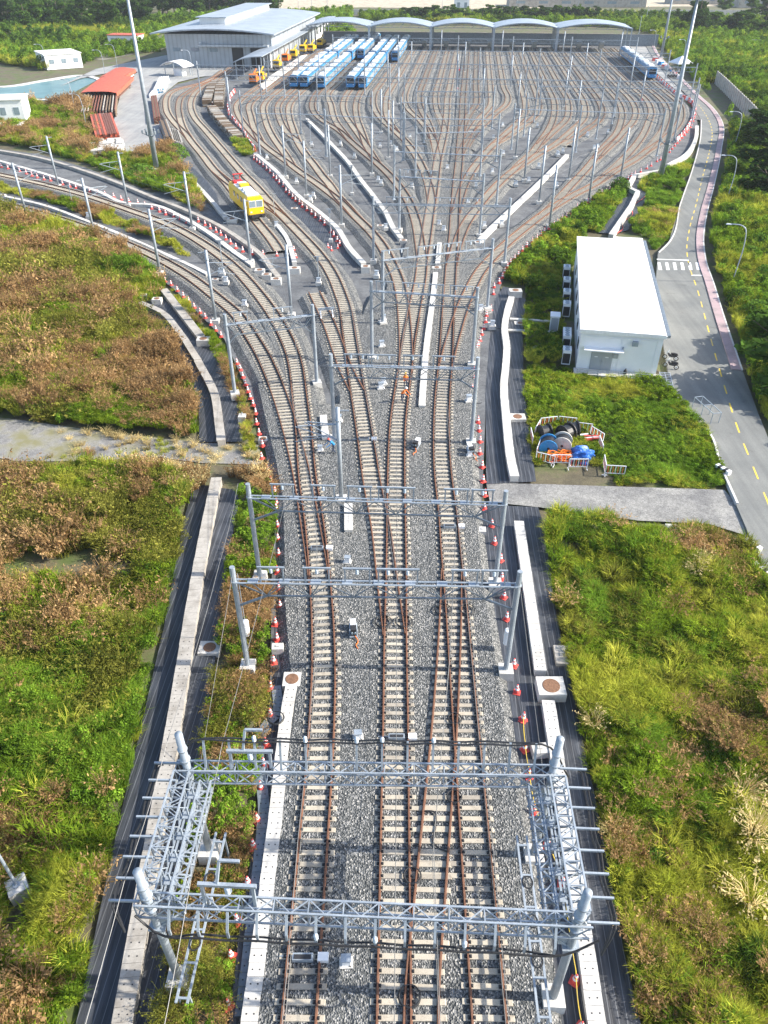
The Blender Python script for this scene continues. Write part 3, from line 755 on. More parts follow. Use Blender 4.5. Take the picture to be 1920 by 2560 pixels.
# single masts with cantilever arms
def single(p, h, label, arms=(), r=.185, near=True, group='lone overhead line masts'):
    t = thing('catenary_mast', label, 'mast', (p.x, p.y, 0), 0, group)
    mast_mb(0, 0, h, r, -.3).obj('mast', MT['galv'], t, True)
    footing(t, 0, 0, -.9, .95, .75)
    for ang, ln in arms:
        c, s = math.cos(R(ang)), math.sin(R(ang)); m = MB()
        e = Vector((c*ln, s*ln, h-2.2))
        m.tube([(0, 0, h-1.5), e + Vector((0, 0, .55))], .05, 6); m.tube([(0, 0, h-3.0), e + Vector((c*.2, s*.2, .5))], .045, 6)
        m.tube([(c*ln*.35, s*ln*.35, h-2.62), (c*ln*1.1, s*ln*1.1, h-3.1)], .035, 6); m.tube([(c*ln*.5, s*ln*.5, h-1.6), (c*ln*.6, s*ln*.6, h-2.4)], .03, 5)
        m.obj('cantilever_arm', MT['galv'], t)
    if arms:
        m = MB(); m.bar((0, 0, h-.25), (-.9*math.cos(R(arms[0][0])), -.9*math.sin(R(arms[0][0])), h-.25), .09, .09); m.obj('earth_wire_bracket', MT['galv'], t)
    return t
for k, (s, arms) in enumerate((('67 540', ((35, 3.4),)), ('236 585', ((35, 3.4),)), ('399 676', ((28, 3.4),)), ('538 795', ((12, 2.8),)))):
    single(G1(s), 8.4, 'lone mast with cantilever arm on the lower left curve, %s from the left edge' % nth(k), arms)
for k, (s, arms) in enumerate((('145 460', ((200, 3.2),)), ('319 507', ((200, 3.2),)), ('480 566', ((195, 3.2),)), ('626 647', ((190, 3.0),)), ('728 780', ((185, 3.2),)))):
    single(G1(s), 8.4, 'lone mast with cantilever arm along the upper left curve, %s from the left edge' % nth(k), arms)
single(G1('853 1240'), 8.5, 'lone mast on the wide ballast between the left pair and middle tracks', ((180, 3.2), (165, 2.6)))
for k, (s, arms) in enumerate((('714 437', ((10, 3),)), ('766 484', ((10, 3),)), ('825 435', ()), ('854 557', ((15, 3.2),)), ('930 430', ((0, 2),)), ('953 326', ((10, 2.4),)), ('971 390', ()), ('982 361', ()), ('577 288', ()))):
    single(G1(s), 8.9, 'lone pale mast among the left ladder tracks, %s counting from the sleeper stack side' % nth(k), arms)
for k, s in enumerate(('1289 389', '1422 445', '1311 445', '1472 496', '1348 500', '1374 559', '1551 445', '1293 279', '1440 300')):
    single(G1(s), 9.0, 'lone pale mast among the right ladder tracks, %s in order from the centre fan' % nth(k))
n_ = 0
for s_, us in ((243, (-60, -41, -20, 4, 27, 48)), (274, (-48, -26, -4, 13, 31, 50)), (310, (-21, -2, 18, 40)), (352, (-12, 12, 36, 58))):
    for u_ in us: single(yd(u_, s_), 8.8, 'slim mast between the storage tracks, %s counting rows from the near side' % nth(n_), group='slim masts between storage tracks'); n_ += 1
# overhead wires
def wire(P, label, r=.016, sag=.25):
    P = [Vector(p) for p in P]; Q = []
    for a, b in zip(P, P[1:]):
        for k in range(6):
            f = k/6; q = a.lerp(b, f); q.z -= sag*4*f*(1-f); Q.append(q)
    Q.append(P[-1]); m = MB(); m.tube(Q, r, 4)
    o = m.obj('overhead_wire', MT['wire']); tag(o, label, 'wire', 'overhead wires')
for i, lab in ((0, 'the bottom left track'), (1, 'the middle track'), (2, 'the bottom right track'), (3, 'the slanting turnout track'), (4, 'the outer left curve'), (5, 'the track toward the yellow vehicle'), (6, 'the far right ladder track'), (7, 'the left ladder track'), (9, 'the centre fan track')):
    L = lines[i]; sel = [L[k] for k in range(0, min(len(L), 150), 11)]
    wire([p + Vector((0, 0, 5.3)) for p in sel], 'thin contact wire hanging over ' + lab, .014, .02)
    wire([p + Vector((0, 0, 6.5)) for p in sel], 'thin messenger wire strung above ' + lab, .014, .3)
wire([(-10.2, 3, 8.6), (-9.9, 14.4, 9.0), (-9.6, 20.5, 9.3), (-9.6, 33, 8.6), (-9.9, 41.8, 8.2)], 'earth wire running along the left mast tops', .014)
wire([(-7.6, 3, 7.6), (-7.4, 14.4, 8.9), (-7.3, 20.5, 8.7), (-6.6, 42, 7.5)], 'feeder wire over the planted strip on the left', .014)
wire([(-8.9, 33, 7.9), (-10.6, 24, -.6)], 'stay wire slanting from the left portal mast to the ground', .014, .05)
wire([(7.9, 33, 7.9), (8.9, 21, -.6)], 'stay wire slanting down from the right portal mast', .014, .05)

# ---------------------------------------------------------------- cable troughs, pits, cones
def trough(s, label, w=.8, h=.55, z=-.72, mat='white_conc', wavy=False, sharp=False):
    P = pw(s, z + h)
    if sharp: P = [P[i].lerp(P[i+1], k/8) for i in range(len(P)-1) for k in range(8)] + [P[-1]]
    else: P = curve(P, .6)
    P = [p - Vector((0, 0, h)) for p in P]; o0 = P[0]
    t = thing('cable_trough', label, 'cable trough', o0, 0, 'concrete cable troughs')
    Q = [p - o0 for p in P]
    m = MB(); ww = [1 + (.05 if k % 2 else -.03) for k in range(len(Q))] if wavy else None
    m.sweep(Q, [(-w/2+.03, -.25), (-w/2+.03, h-.10), (w/2-.03, h-.10), (w/2-.03, -.25)], widths=ww)
    m.obj('channel', MT[mat], t)
    m = MB(); T = dirs(Q)
    for k in range(len(Q)-1):
        c = (Q[k]+Q[k+1])/2; d = Q[k+1]-Q[k]; j = random.uniform(-.012, .012)
        m.box((c.x + j, c.y, c.z + h - .048 + j*.3), (w + (.05 if wavy else 0), d.length*.975, .1), math.atan2(d.y, d.x) - R(90))
        if Q[k].y + o0.y < 35:
            for q in (-.22, .22):
                m.box((c.x + q*w, c.y, c.z + h + .004), (.07, .06, .012), mi=1)
    m.obj('cover_slab', [MT[mat], MT['dark']], t)
    return t
trough('S 240 2960; 304 2560; 432 1819; 500 1400; 541 1193', 'long weathered cable trough up the left beside the dark geotextile', .86, .68, -.78, 'concrete', True)
trough('S 565 2960; 622 2560; 685 2071; 722 1750; 729 1715', 'white cable trough left of the bottom left track below the round-lidded pit', .75, .5, -.7)
trough('S 1565 2960; 1494 2560; 1461 2343; 1420 2071; 1371 1750', 'white cable trough along the bottom right beside the cone row', .8, .6, -.7)
trough('S 1352 1676; 1297 1302', 'white cable trough right of the tracks between the crossing and the big pit', .78, .55, -.7)
trough('S 1287 1190; 1281 1165; 1266 1045; 1260 961; 1264 919; 1267 864; 1262 822; 1268 779; 1279 741', 'white cable trough with a flared end beside the fenced drum yard', .8, .6, -.7)
trough('S 439 409; 467 436; 525 497; 565 543', 'straight cable trough left of the yellow inspection vehicle', .75, .55, -.7, 'white_conc', True)
trough('S -20 372; 97 393; 211 426; 295 456; 380 491; 467 525; 542 560; 611 604; 655 638; 681 673; 695 690', 'outermost wavy cable trough along the upper left curve', .75, .6, -.75, 'concrete', True)
trough('S -20 396; 84 426; 169 452; 253 481; 316 507; 380 511; 452 540; 525 583; 583 627; 632 661', 'white cable trough with a cone row along the upper left curve', .75, .5, -.72, 'white_conc', True)
trough('S 13 490; 105 511; 211 549; 316 591; 401 629; 485 667; 519 684', 'white cable trough between the two left curved tracks', .65, .45, -.7)
trough('S 692 560; 716 592; 730 632; 736 655', 'short bent cable trough in front of the yellow inspection vehicle', .7, .55, -.7)
trough('S 637 382; 692 429; 742 485; 800 531; 843 569; 875 620; 909 657', 'white cable trough lined with cones right of the yellow inspection vehicle', .8, .7, -.7, 'white_conc', True)
trough('S 767 296; 822 352; 876 411; 898 443; 935 490; 964 530; 985 571; 1003 594', 'long white cable trough curving down the left ladder', .8, .6, -.7, 'white_conc', True)
trough('S 1418 386; 1347 457; 1275 525; 1220 577; 1200 598', 'long white cable trough slanting down the right ladder', .85, .65, -.7, 'white_conc', True)
trough('S 1099 606; 1094 660', 'short white cable trough between two pits at the fan foot', .7, .4, -.3)
trough('S 1089 680; 1087 702; 1062 911; 1055 1014', 'white cable trough running down the middle between two switches', .7, .3, -.3)
trough('S 808 1037; 814 1095', 'short white cable trough beside the lone mast on ballast', .7, .3, -.3)
trough('S 871 1258; 872 1325', 'short white cable trough ending at the pit between left and middle tracks', .7, .3, -.3)
trough('S 494 900; 536 984; 549 1069; 553 1100', 'wavy cable trough with a flared end on the left geotextile', .8, .6, -.8, 'concrete', True)
trough('S 350 755; 401 777; 447 827; 494 898', 'upper length of the left geotextile trough in the weeds', .75, .55, -.8, 'concrete', True)
trough('S 409 722; 502 840', 'short straight trough leading to a pit by the lower left cones', .95, .5, -.75, 'concrete', True)
trough('S 1743 314; 1739 348; 1714 386; 1671 411', 'white curved cable trough between the far right cones and the road', .85, .7, -.7)
trough('S 1655 424; 1587 436; 1570 466; 1595 478; 1579 512; 1528 586', 'white zigzag cable trough behind the white house', .85, .65, -.7, sharp=True)
trough('S 1275 796; 1330 799; 1385 803', 'narrow duct crossing the grass toward the grey cabinet, upper one', .5, .3, -.8)
trough('S 1271 824; 1330 826; 1385 829', 'narrow duct crossing the grass toward the grey cabinet, lower one', .5, .3, -.8)
trough('N 655 1600; 690 1300; 735 900; 765 600; 800 100; M 345 1180; 352 1040', 'old dark cable trough with slotted covers beside the planted strip', .62, .12, -.72, 'galv_dark')
m = MB()
def pit(c, w, d, h, label, z=-.75, off=0.0, rz=0.0):
    p = W(c[0], c[1], z + h)
    t = thing('cable_pit', label, 'cable pit', (p.x, p.y, z), rz, 'concrete cable pits with round lids')
    m = MB(); m.box((0, 0, h/2 - .2), (w, d, h + .4), top=.99); m.obj('chamber', MT['white_conc'], t)
    m = MB(); r = min(w, d)*.37; m.lathe([(r, h - .01), (r, h + .02), (r*.9, h + .03), (.01, h + .03)], 20, (off, 0, 0)); m.obj('round_lid', MT['rust_plate'], t)
for c, w, d, h, lab in (
    ((730,1697), 1.15, 1.15, .55, 'pale square pit with rusty lid at the top of the left white trough'), ((1378,1714), 1.75, 1.5, .75, 'big pale pit with rusty lid beside the right cone row'),
    ((524,1618), 1.45, 1.15, .16, 'pale low pit with rusty lid on the left geotextile'), ((873,1341), 1.05, .95, .25, 'pale pit with rusty lid between left and middle tracks'),
    ((804,1026), .95, .8, .2, 'pale pit with rusty lid on the ballast left of the lone mast'), ((1053,1027), 1.0, .75, .3, 'pale pit with rusty lid in the ballast near the two workers'),
    ((658,1096), .9, .8, .3, 'pit half hidden behind the lower left cones'), ((1092,668), 1.3, 1.0, .55, 'pale pit midway up the middle white trough'),
    ((1100,598), 1.1, .9, .4, 'pale pit at the upper end of the middle trough'), ((914,665), 1.3, 1.1, .95, 'tall pale pit ending the cone-lined trough'),
    ((1009,600), 1.1, .95, .7, 'pale pit ending the long left ladder trough'), ((1196,604), 1.2, 1.0, .6, 'pale pit ending the long right ladder trough'),
    ((951,563), 1.1, .9, .3, 'low pit left of the left ladder trough end'), ((649,674), 1.4, 1.1, .6, 'left one of three pits stepping down the upper left curve'),
    ((666,685), 1.3, 1.05, .75, 'middle one of three pits stepping down the upper left curve'), ((690,696), 1.4, 1.1, .85, 'right one of three pits stepping down the upper left curve'),
    ((736,669), 1.6, 1.1, .85, 'wide pale pit below the short bent trough'), ((626,581), .9, .8, .25, 'small pit below the yellow inspection vehicle on its left'),
    ((677,549), 1.1, .7, .25, 'small pit just right of the yellow inspection vehicle'), ((580,546), 1.7, 1.2, .7, 'dark shaded pit left of the yellow inspection vehicle'),
    ((359,737), .95, .8, .6, 'upper pit in the left weeds beside the trough'), ((392,746), 1.2, 1.0, .6, 'lower pit in the left weeds beside the trough'),
    ((508,846), 1.5, 1.2, .7, 'pit by the lower left cones at the end of a straight trough'), ((538,697), .9, .7, .3, 'pit at the end of the trough between left curved tracks'),
    ((333,636), .8, .6, .25, 'small pit by the first lower left cones'), ((1289,725), 1.7, 1.2, .9, 'pale pit in the grass at the upper end of the right trough'),
    ((1378,703), 1.6, 1.3, .15, 'flat pit in the grass left of the air conditioners, upper of two'), ((1301,807), 1.5, 1.0, .12, 'flat pit in the grass between the two narrow ducts'),
    ((1353,870), 1.7, 1.3, .12, 'flat pit in the grass left of the house front corner'), ((1294,1041), 1.6, 1.2, .35, 'pit on the geotextile beside the fenced drum yard'),
    ((1385,675), 1.1, .9, .1, 'flat small pit in shaded grass behind the air conditioners'), ((736,520), 1.2, .9, .1, 'flat pit on the ground between yellow vehicle and cone-lined trough'),
    ((8,486), .8, .7, .4, 'small pit at the left picture edge between the curved tracks')):
    pit(c, w, d, h, lab)

cb, cbase = MB(), MB()
cb.lathe([(.20, .03), (.17, .12), (.045, .74), (.03, .76)], 14); cbase.box((0, 0, .02), (.46, .46, .05))
cone_me, cone_base = cb.mesh('cone_body', MT['cone'], True), cbase.mesh('base', MT['redplastic'])
fm = MB(); fm.lathe([(.20, .03), (.17, .12), (.045, .74), (.03, .76)], 10); fm.box((0, 0, .02), (.46, .46, .05))
cone_far = fm.mesh('traffic_cone', MT['cone'])
def cone(p, label, near, group, z=-.7, k=1.0):
    rz = random.uniform(0, 6.28)
    if near:
        t = thing('traffic_cone', label, 'traffic cone', (p.x, p.y, z), rz, group)
        link('cone_body', cone_me, t); link('base', cone_base, t); t.scale = (k, k, k)
        t.rotation_euler.x = random.uniform(-.04, .04); t.rotation_euler.y = random.uniform(-.04, .04)
    else:
        o = link('traffic_cone', cone_far, None, (p.x, p.y, z), rz); tag(o, label, 'traffic cone', group); o.scale = (k, k, k)
def row(s, where, group, z=-.7, every=None, near_y=120, k=1.0, dx=0.0):
    P = [p + Vector((dx, -abs(dx)*.5, 0)) for p in pw(s, z)]
    if every:
        P = curve(P, every)
    P.sort(key=lambda p: p.y)
    for i, p in enumerate(P):
        cone(p, 'red-white cone, %s from near end of row %s' % (nth(i), where), p.y < near_y, group, z, k)
row('N 592 1545; 605 1300; 635 1120; 688 930; 716 745; 737 610; 752 450; 770 330; 780 228; 800 80; M 325 1180; 326 1055; 340 935; 355 830; 347 760; 370 680; 364 600; 358 520; 362 440; 360 370; 358 310; 352 230; 345 160; 325 110; 310 55; K 1640 860; 1630 790; 1610 730; 1585 660; 1552 585; 1556 510; 1535 440; 1520 380; 1515 320; 1500 270; 1485 230; 1470 190; 1455 150; 1440 105; 1425 60; 1405 25; V 1310 1095; 1280 1060; 1250 1025; 1217 985; 1187 955; 1153 925; 1120 890; 1087 860; 1052 825; 1015 790; 980 770; 940 745; 903 715; 860 700; 818 670; 775 640', 'along the left ballast edge', 'cones along the left ballast edge', -.72)
row('D 867 715; 785 690; 725 660; 680 620; 640 585; 595 545; 555 520; 505 490; 460 460; 402 430; 300 440; 245 410; 190 390; 120 370; 65 345; V 1030 385; 980 370; 945 352; 900 338; 860 322; 818 308; 765 300; 720 285; 675 270; 624 258; 580 250; 532 238; 450 215; 415 208; 372 195; 300 172; 262 165; 222 153; 190 143; 157 130; 118 118; 48 100; 10 92', 'along the upper left curve', 'cones along the upper left curve', -.7, None, 120, 1.15)
row('E 62 735; 42 700; 10 655; D 1630 595; 1600 555; 1575 520; 1520 455; 1483 420; 1440 390; 1407 360; 1367 330; 1327 300; 1303 272; 1268 250; 1243 225; 1213 195; 1185 170; 1160 125; 1125 100; 1100 65; 1075 45; A 1100 935; 1075 910; 1045 870; 1015 845; 985 815; 955 795; 930 775; 905 755', 'lining the trough right of yellow vehicle', 'cones lining the white trough', -.7, None, 160, 1.2, -.55)
row('A 885 745; 880 690; 865 660; 850 630; 832 600; 815 570; 800 545; 780 520; 762 500; 740 475; 722 455; 708 435; 690 415; 675 395; 665 370; 655 335; 650 300; 660 270; 675 225; 690 205; 705 190', 'up past the sleeper stacks', 'cones past the sleeper stacks', -.7, None, 120, 1.15)
row('O 1115 1660; 1085 1425; 1022 935; 948 742; 878 570; 853 390; 832 255; 824 100; M 1487 1200; 1460 1072; 1447 950; 1412 735; 1400 635; 1390 550; 1385 465; 1357 385; 1345 305; 1310 225; 1312 165; 1303 100; 1300 35; G 1535 1195; 1530 1110; 1515 1030; 1517 960; 1511 895; 1505 845; 1470 655; 1480 600; 1480 550; 1497 410; 1505 395; 1515 362; 1527 325; 1540 292; 1550 250; 1555 215; 1580 180; 1595 85; 1600 45', 'down the right throat side', 'cones down the right side of the throat', -.7)
row('I 65 1205; 85 1175; 97 1145; 113 1115; 131 1090; 155 1065; 178 1045; 202 1015; 227 990; 260 965; 288 945; 312 925; 333 905; 362 885; 388 865; 408 850; 438 830; 463 815; 494 795; 525 760; 565 750; 590 730; 615 715; 643 700; 672 675; 697 667; 720 655; 740 638; 770 618; 795 612; 828 590; 848 572; 868 562; 903 547; 940 527; 965 510', 'along the bank left of house', 'cones along the green bank', -.7, None, 120, 1.15)
row('I 1000 485; 1020 475; 1075 430; 1090 410; 1105 392; 1120 375; 1135 360; 1150 345; 1165 330; 1178 312; 1185 300; 1198 282; 1205 265; 1215 245; 1222 228; 1228 210; 1230 180; 1222 165; 1210 155; 1200 142; 1190 135; 1180 122; 1170 115; C 1345 490; 1330 478; 1310 462; 1290 445; 1270 428; 1250 410; 1232 392; 1215 375; 1195 355; 1180 340', 'round the far right yard corner', 'cones round the far right corner', -.7, None, 120, 1.15)
for k, (s, lab) in enumerate((('D 960 715', 'lone traffic cone left of the siding end below the yellow vehicle'), ('D 1080 725', 'lone orange-red traffic cone right of the siding end'), ('D 1243 740', 'front traffic cone beside the short bent trough'), ('D 1228 680', 'rear traffic cone beside the short bent trough'),
    ('D 1520 655', 'left traffic cone of three round the small signal pole'), ('D 1550 680', 'middle traffic cone of three round the small signal pole'), ('D 1605 660', 'right traffic cone of three round the small signal pole'), ('L 555 835', 'pale-banded traffic cone on the left of the house door'), ('L 576 838', 'all red traffic cone on the right beside the house door'))):
    cone(pw(s, -.7)[0], lab, True, 'cones standing apart', -.7 if k < 7 else -.62)

def barrier_run(s, where, z=-.68):
    P = curve(pw(s, z), 2.3); T = dirs(P)
    for i, (p, d) in enumerate(zip(P, T)):
        rz = math.atan2(d.y, d.x) + random.uniform(-.12, .12)
        if i < 2: 
            pass
        m = BAR[i % 2]; o = link('plastic_barrier', m, None, (p.x, p.y, z), rz)
        tag(o, '%s plastic barrier, %s from the near end of the line %s' % (('red', 'white')[i % 2], nth(i), where), 'plastic barrier', 'plastic barriers ' + where)
BAR = []
for mt in ('redplastic', 'white'):
    m = MB(); m.sweep([Vector((-1.0, 0, 0)), Vector((1.0, 0, 0))], [(-.25, 0), (-.22, .25), (-.10, .45), (-.08, .95), (.08, .95), (.10, .45), (.22, .25), (.25, 0)]); BAR.append(m.mesh('plastic_barrier', MT[mt]))
barrier_run('A 890 680; 858 640; 828 590; 795 535; 755 485; 715 435; 685 395; 662 345; 657 300; 668 250; 690 200; 712 175', 'past the sleeper stacks')
barrier_run('I 1110 372; 1150 330; 1190 272; 1215 215; 1220 170; 1195 130; C 1345 478; 1290 430; 1235 380; 1185 332', 'at the far right corner')

for s_, lab in (('M 216 805', 'white ribbed counterweight hanging beside the left mast of the nearer portal'), ('M 1413 845', 'white ribbed counterweight standing beside the right mast of the nearer portal')):
    p = pw(s_, .3)[0]; t = thing('counterweight', lab, 'counterweight', (p.x, p.y, .3), 0, 'tension counterweights')
    m = MB(); pr = [(.05, 0)]
    for k in range(8): pr += [(.24, .02+k*.16), (.24, .13+k*.16), (.19, .15+k*.16)]
    m.lathe(pr + [(.05, 1.32)], 14); m.obj('weight_stack', MT['white'], t, True); m = MB(); m.tube([(0, 0, 1.3), (0, 0, 5.5)], .025, 5); m.obj('rod', MT['galv'], t)
m = MB(); m.tube(curve([W(1220+x/2.37, 200+y/2.37, -.72) for x, y in ((950, 672), (900, 715), (850, 750), (855, 800), (790, 850), (800, 880), (760, 910))], .5), .06, 5); tag(m.obj('hose', MT['redplastic']), 'red hose lying beside the zigzag trough behind the house', 'hose')
# ---------------------------------------------------------------- road and depot paving
RC = 'S 1747 262; 1768 293; 1780 327; 1774 377; 1757 440; 1740 512; 1724 571; 1717 622; 1722 660; 1745 729; 1777 847; 1811 965; 1844 1070; 1878 1155; 1918 1252; 1990 1420'
ZR = -.55
road_poly = pw('S 1590 86; 1612 110; 1630 140; 1668 190; 1720 240; 1752 300; 1750 345; 1730 424; 1699 512; 1672 605; 1645 632; 1640 700; 1655 840; 1680 982; 1726 1037; 1773 1087; 1798 1163; 1840 1260; 1918 1442; 1960 1560; 2100 1560; 1935 1130; 1895 1032; 1857 927; 1844 889; 1811 792; 1785 708; 1768 660; 1760 601; 1768 537; 1785 470; 1804 377; 1808 310; 1785 272; 1752 242; 1700 190; 1650 140; 1632 105; 1622 86', ZR)
sheet('road', road_poly, ZR, MT['road'], .3)
m = MB(); P = curve(pw('S 1622 86; 1632 105; 1650 140; 1700 190; 1752 242; 1785 272; 1808 310; 1804 377; 1785 470; 1768 537; 1760 601; 1768 660; 1785 708; 1811 792; 1844 889; 1857 927', ZR), 1.5)
m.sweep(P, [(.0, -.3), (.0, .13), (.18, .13), (.18, -.3)]); struct(m.obj('kerb', MT['kerb']))
m = MB(); m.sweep(P, [(.184, -.3), (.184, .115), (1.2, .12), (1.2, -.3)]); struct(m.obj('pavement', MT['pink']))
m = MB(); P2 = curve(pw('S 1752 300; 1750 345; 1730 424; 1699 512; 1672 605; 1645 632', ZR), 1.5)
m.sweep(P2, [(-.2, -.3), (-.2, .13), (0, .13), (0, -.3)])
P3 = curve(pw('S 1680 982; 1726 1037; 1773 1087; 1798 1163; 1840 1260', ZR), 1.2); m.sweep(P3, [(-.2, -.3), (-.2, .13), (0, .13), (0, -.3)]); struct(m.obj('kerb', MT['kerb']))
m = MB(); C = curve(pw(RC, ZR), 1.0); T = dirs(C); k = 0
for i in range(0, len(C)-2, 4):
    a, b = C[i], C[i+2]; d = (b-a).normalized(); x = Vector((d.y, -d.x, 0))*.075; z = Vector((0, 0, .005))
    m.quad(a-x+z, a+x+z, b+x+z, b-x+z)
struct(m.obj('yellow_centre_dashes', MT['mark_yellow']))
m = MB()
for q in range(7):     # zebra crossing beside the house
    p = [W(1220 + (1008+45*q + dx)/2.37, 560 + yy/2.37, ZR+.005) for dx, yy in ((4, 272), (24, 272), (14, 228), (-4, 228))]
    m.quad(*p)
for s in ('L 1000 211; 1190 217; 1190 212; 1000 206', 'L 1205 306; 1310 309; 1310 303; 1205 300'): m.quad(*pw(s, ZR+.005))
struct(m.obj('zebra_crossing', MT['mark_white']))
sheet('depot_pavement', pw('S 150 215; 240 172; 415 138; 580 170; 585 182; 500 192; 445 205; 405 238; 393 270; 402 330; 420 372; 380 388; 325 388; 305 372; 285 300; 300 240; 312 205; 345 180; 300 176; 200 196', -.70), -.70, MT['apron'])
sheet('depot_pavement', pw('S 1560 100; 1600 90; 1614 110; 1668 190; 1735 262; 1700 235; 1650 190; 1600 145', -.69), -.69, MT['apron'])
sheet('platform', pw('F 232 735; 300 672; 430 590; 600 478; 650 470; 520 580; 400 665; 270 768', .1), .1, MT['white_conc'], .8)
sheet('pond', pw('S 10 219; 197 191; 243 200; 156 246; 17 244; -60 240; -60 222', -.9), -.9, MT['water'])
m = MB(); P = curve(pw('S -40 218; 10 217; 120 200; 197 189; 247 199; 160 249; 17 247', -.85), 2); m.sweep(P, [(-1, -.2), (-1, .15), (1, .15), (1, -.2)]); struct(m.obj('pond_kerb', MT['kerb']))
sheet('sand_ground', pw('S 560 30; 900 18; 1180 22; 1500 18; 1930 14; 1930 -40; 500 -40', -.95), -.95, MT['sand'])
sheet('service_lane', pw('S -20 132; 60 128; 200 122; 240 130; 418 100; 418 120; 260 150; 100 148; -20 150', -.9), -.9, MT['path'])

# ---------------------------------------------------------------- the white house on the right
HO = Vector((21.46, 76.8, -.8)); HA = R(-10.9)
house = thing('equipment_house', 'long flat-roofed white house between the grass and the road', 'building', HO, HA)
def bx(name, mat, c, d, parent, **k):
    m = MB(); m.box(c, d, **k); return m.obj(name, MT[mat], parent)
def hb(name, mat, c, d, parent=None): return bx(name, mat, c, d, parent or house)
HW, HL, HH = 8.6, 32.3, 4.75
m = MB(); m.prism([(0, 0), (HW, 0), (HW, HL+.9), (5.3, HL+.9), (5.3, HL), (0, HL)], -.2, HH - .3); m.obj('wall', MT['white'], house)
m = MB(); m.prism([(-.22, -.25), (HW+.25, -.25), (HW+.25, HL+1.1), (5.1, HL+1.1), (5.1, HL+.2), (-.22, HL+.2)], HH-.3, HH); m.obj('roof', MT['white_roof'], house)
hb('gutter', 'galv_dark', (HW+.45, HL/2, HH-.12), (.36, HL, .3)); 
hb('parapet', 'white_roof', (HW/2, -.15, HH+.05), (HW+.3, .18, .1))
hb('terrace', 'white_conc', (HW/2+.2, -.75, .03), (HW+.9, 1.45, .36))
door = hb('double_door', 'grey_paint', (2.55, -.03, 1.32), (2.3, .08, 2.2))
for x in (1.97, 3.13): bx('door_leaf', 'grey_paint', (x, -.075, 1.32), (1.08, .05, 2.1), door)
for x in (2.45, 2.66): bx('handle', 'galv', (x, -.12, 1.25), (.04, .05, .25), door)
for x in (1.95, 3.1): bx('door_sign', 'white', (x, -.105, 1.75), (.35, .01, .1), door)
hb('awning', 'white', (2.6, -.45, 2.75), (4.2, .95, .12))
hb('vent_box', 'galv', (5.75, -.2, 3.65), (.6, .38, .5)); hb('wall_lamp', 'galv', (4.6, -.12, 3.0), (.16, .22, .22)); hb('electric_box', 'grey_paint', (3.98, -.1, 2.0), (.5, .18, .5))
for x, z0, z1, w in ((4.35, .3, 4.1, .06), (8.05, .3, 4.1, .06)): hb('wall_rib', 'white', (x, -.03, (z0+z1)/2), (w, .05, z1-z0))
hb('wall_rib', 'white', (2.3, -.03, 4.05), (4.4, .05, .06)); hb('wall_rib', 'white', (6.2, -.03, 4.1), (3.7, .05, .06))
for y in (2.2, 7.5, 12, 16.5, 21, 26): hb('window', 'glass', (-.03, y, 2.2), (.08, 1.2, 1.0))
for y in (6, 12, 19, 26): hb('window', 'glass', (HW+.03, y, 2.2), (.08, 1.4, 1.1))
rl = MB()
for k in range(8): rl.bar((.1+k*1.1, -1.42, .2), (.1+k*1.1, -1.42, .75), .04)
rl.bar((.1, -1.42, .75), (HW-.7, -1.42, .75), .04); rl.bar((.1, -1.42, .48), (HW-.7, -1.42, .48), .03)
rl.obj('railing', MT['galv'], house)
hw = lambda x, y, z=0: HO + Matrix.Rotation(HA, 3, 'Z') @ Vector((x, y, z))
for k, (y, lab) in enumerate(((28.6, 'last air conditioner at the far end of the house wall'), (23.7, 'air conditioner second from the far end of the house wall'), (19.3, 'air conditioner third from the far end of the house wall'), (15.1, 'air conditioner just beyond the grey cabinet'), (6.6, 'rear one of two air conditioners near the house front'), (5.3, 'middle air conditioner near the house front'), (1.4, 'air conditioner closest to the house front corner'))):
    t = thing('air_conditioner', 'pale boxed ' + lab, 'air conditioner', hw(-1.15, y, .1), HA, 'air conditioners along the house')
    bx('casing', 'white', (0, 0, .85), (.95, 1.3, 1.7), t)
    m = MB(); m.box((0, -.66, .75), (.8, .03, 1.2)); m.obj('coil_grille', MT['dark'], t)
    m = MB(); m.box((-.485, 0, .8), (.03, 1.1, 1.25)); m.obj('coil_grille', MT['dark'], t)
    for q in (-.32, .32):
        m = MB(); m.lathe([(.26, 1.7), (.26, 1.76), (.22, 1.76), (.05, 1.73)], 14, (0, q, 0)); m.obj('fan_guard', MT['galv'], t)
t = thing('electric_cabinet', 'tall pale grey cabinet standing in the grass by the narrow ducts', 'cabinet', hw(-2.6, 10.2, 0), HA)
bx('casing', 'white', (0, 0, 1.0), (1.0, 1.3, 2.0), t); bx('roof_cap', 'white', (0, 0, 2.05), (1.2, 1.5, .1), t); bx('door', 'grey_paint', (0, -.66, 1.0), (.85, .03, 1.7), t)
t = thing('drain_grate', 'steel slatted drain grate at the house terrace beside the road', 'grate', hw(9.6, -1.2, .28), HA)
m = MB()
for k in range(9): m.box((0, -1.6+k*.4, 0), (1.1, .1, .05))
for q in (-.55, .55, 0): m.box((q, 0, -.002), (.07, 3.4, .06))
m.obj('bars', MT['galv'], t)
t = thing('rubbish_bag', 'small black bag standing on the house terrace', 'bag', hw(5.3, -.5, .2)); m = MB(); m.lathe([(.05, 0), (.2, .03), (.23, .25), (.15, .45), (.05, .52), (.07, .6), (.01, .6)], 12); m.obj('sack', MT['dark'], t, True)

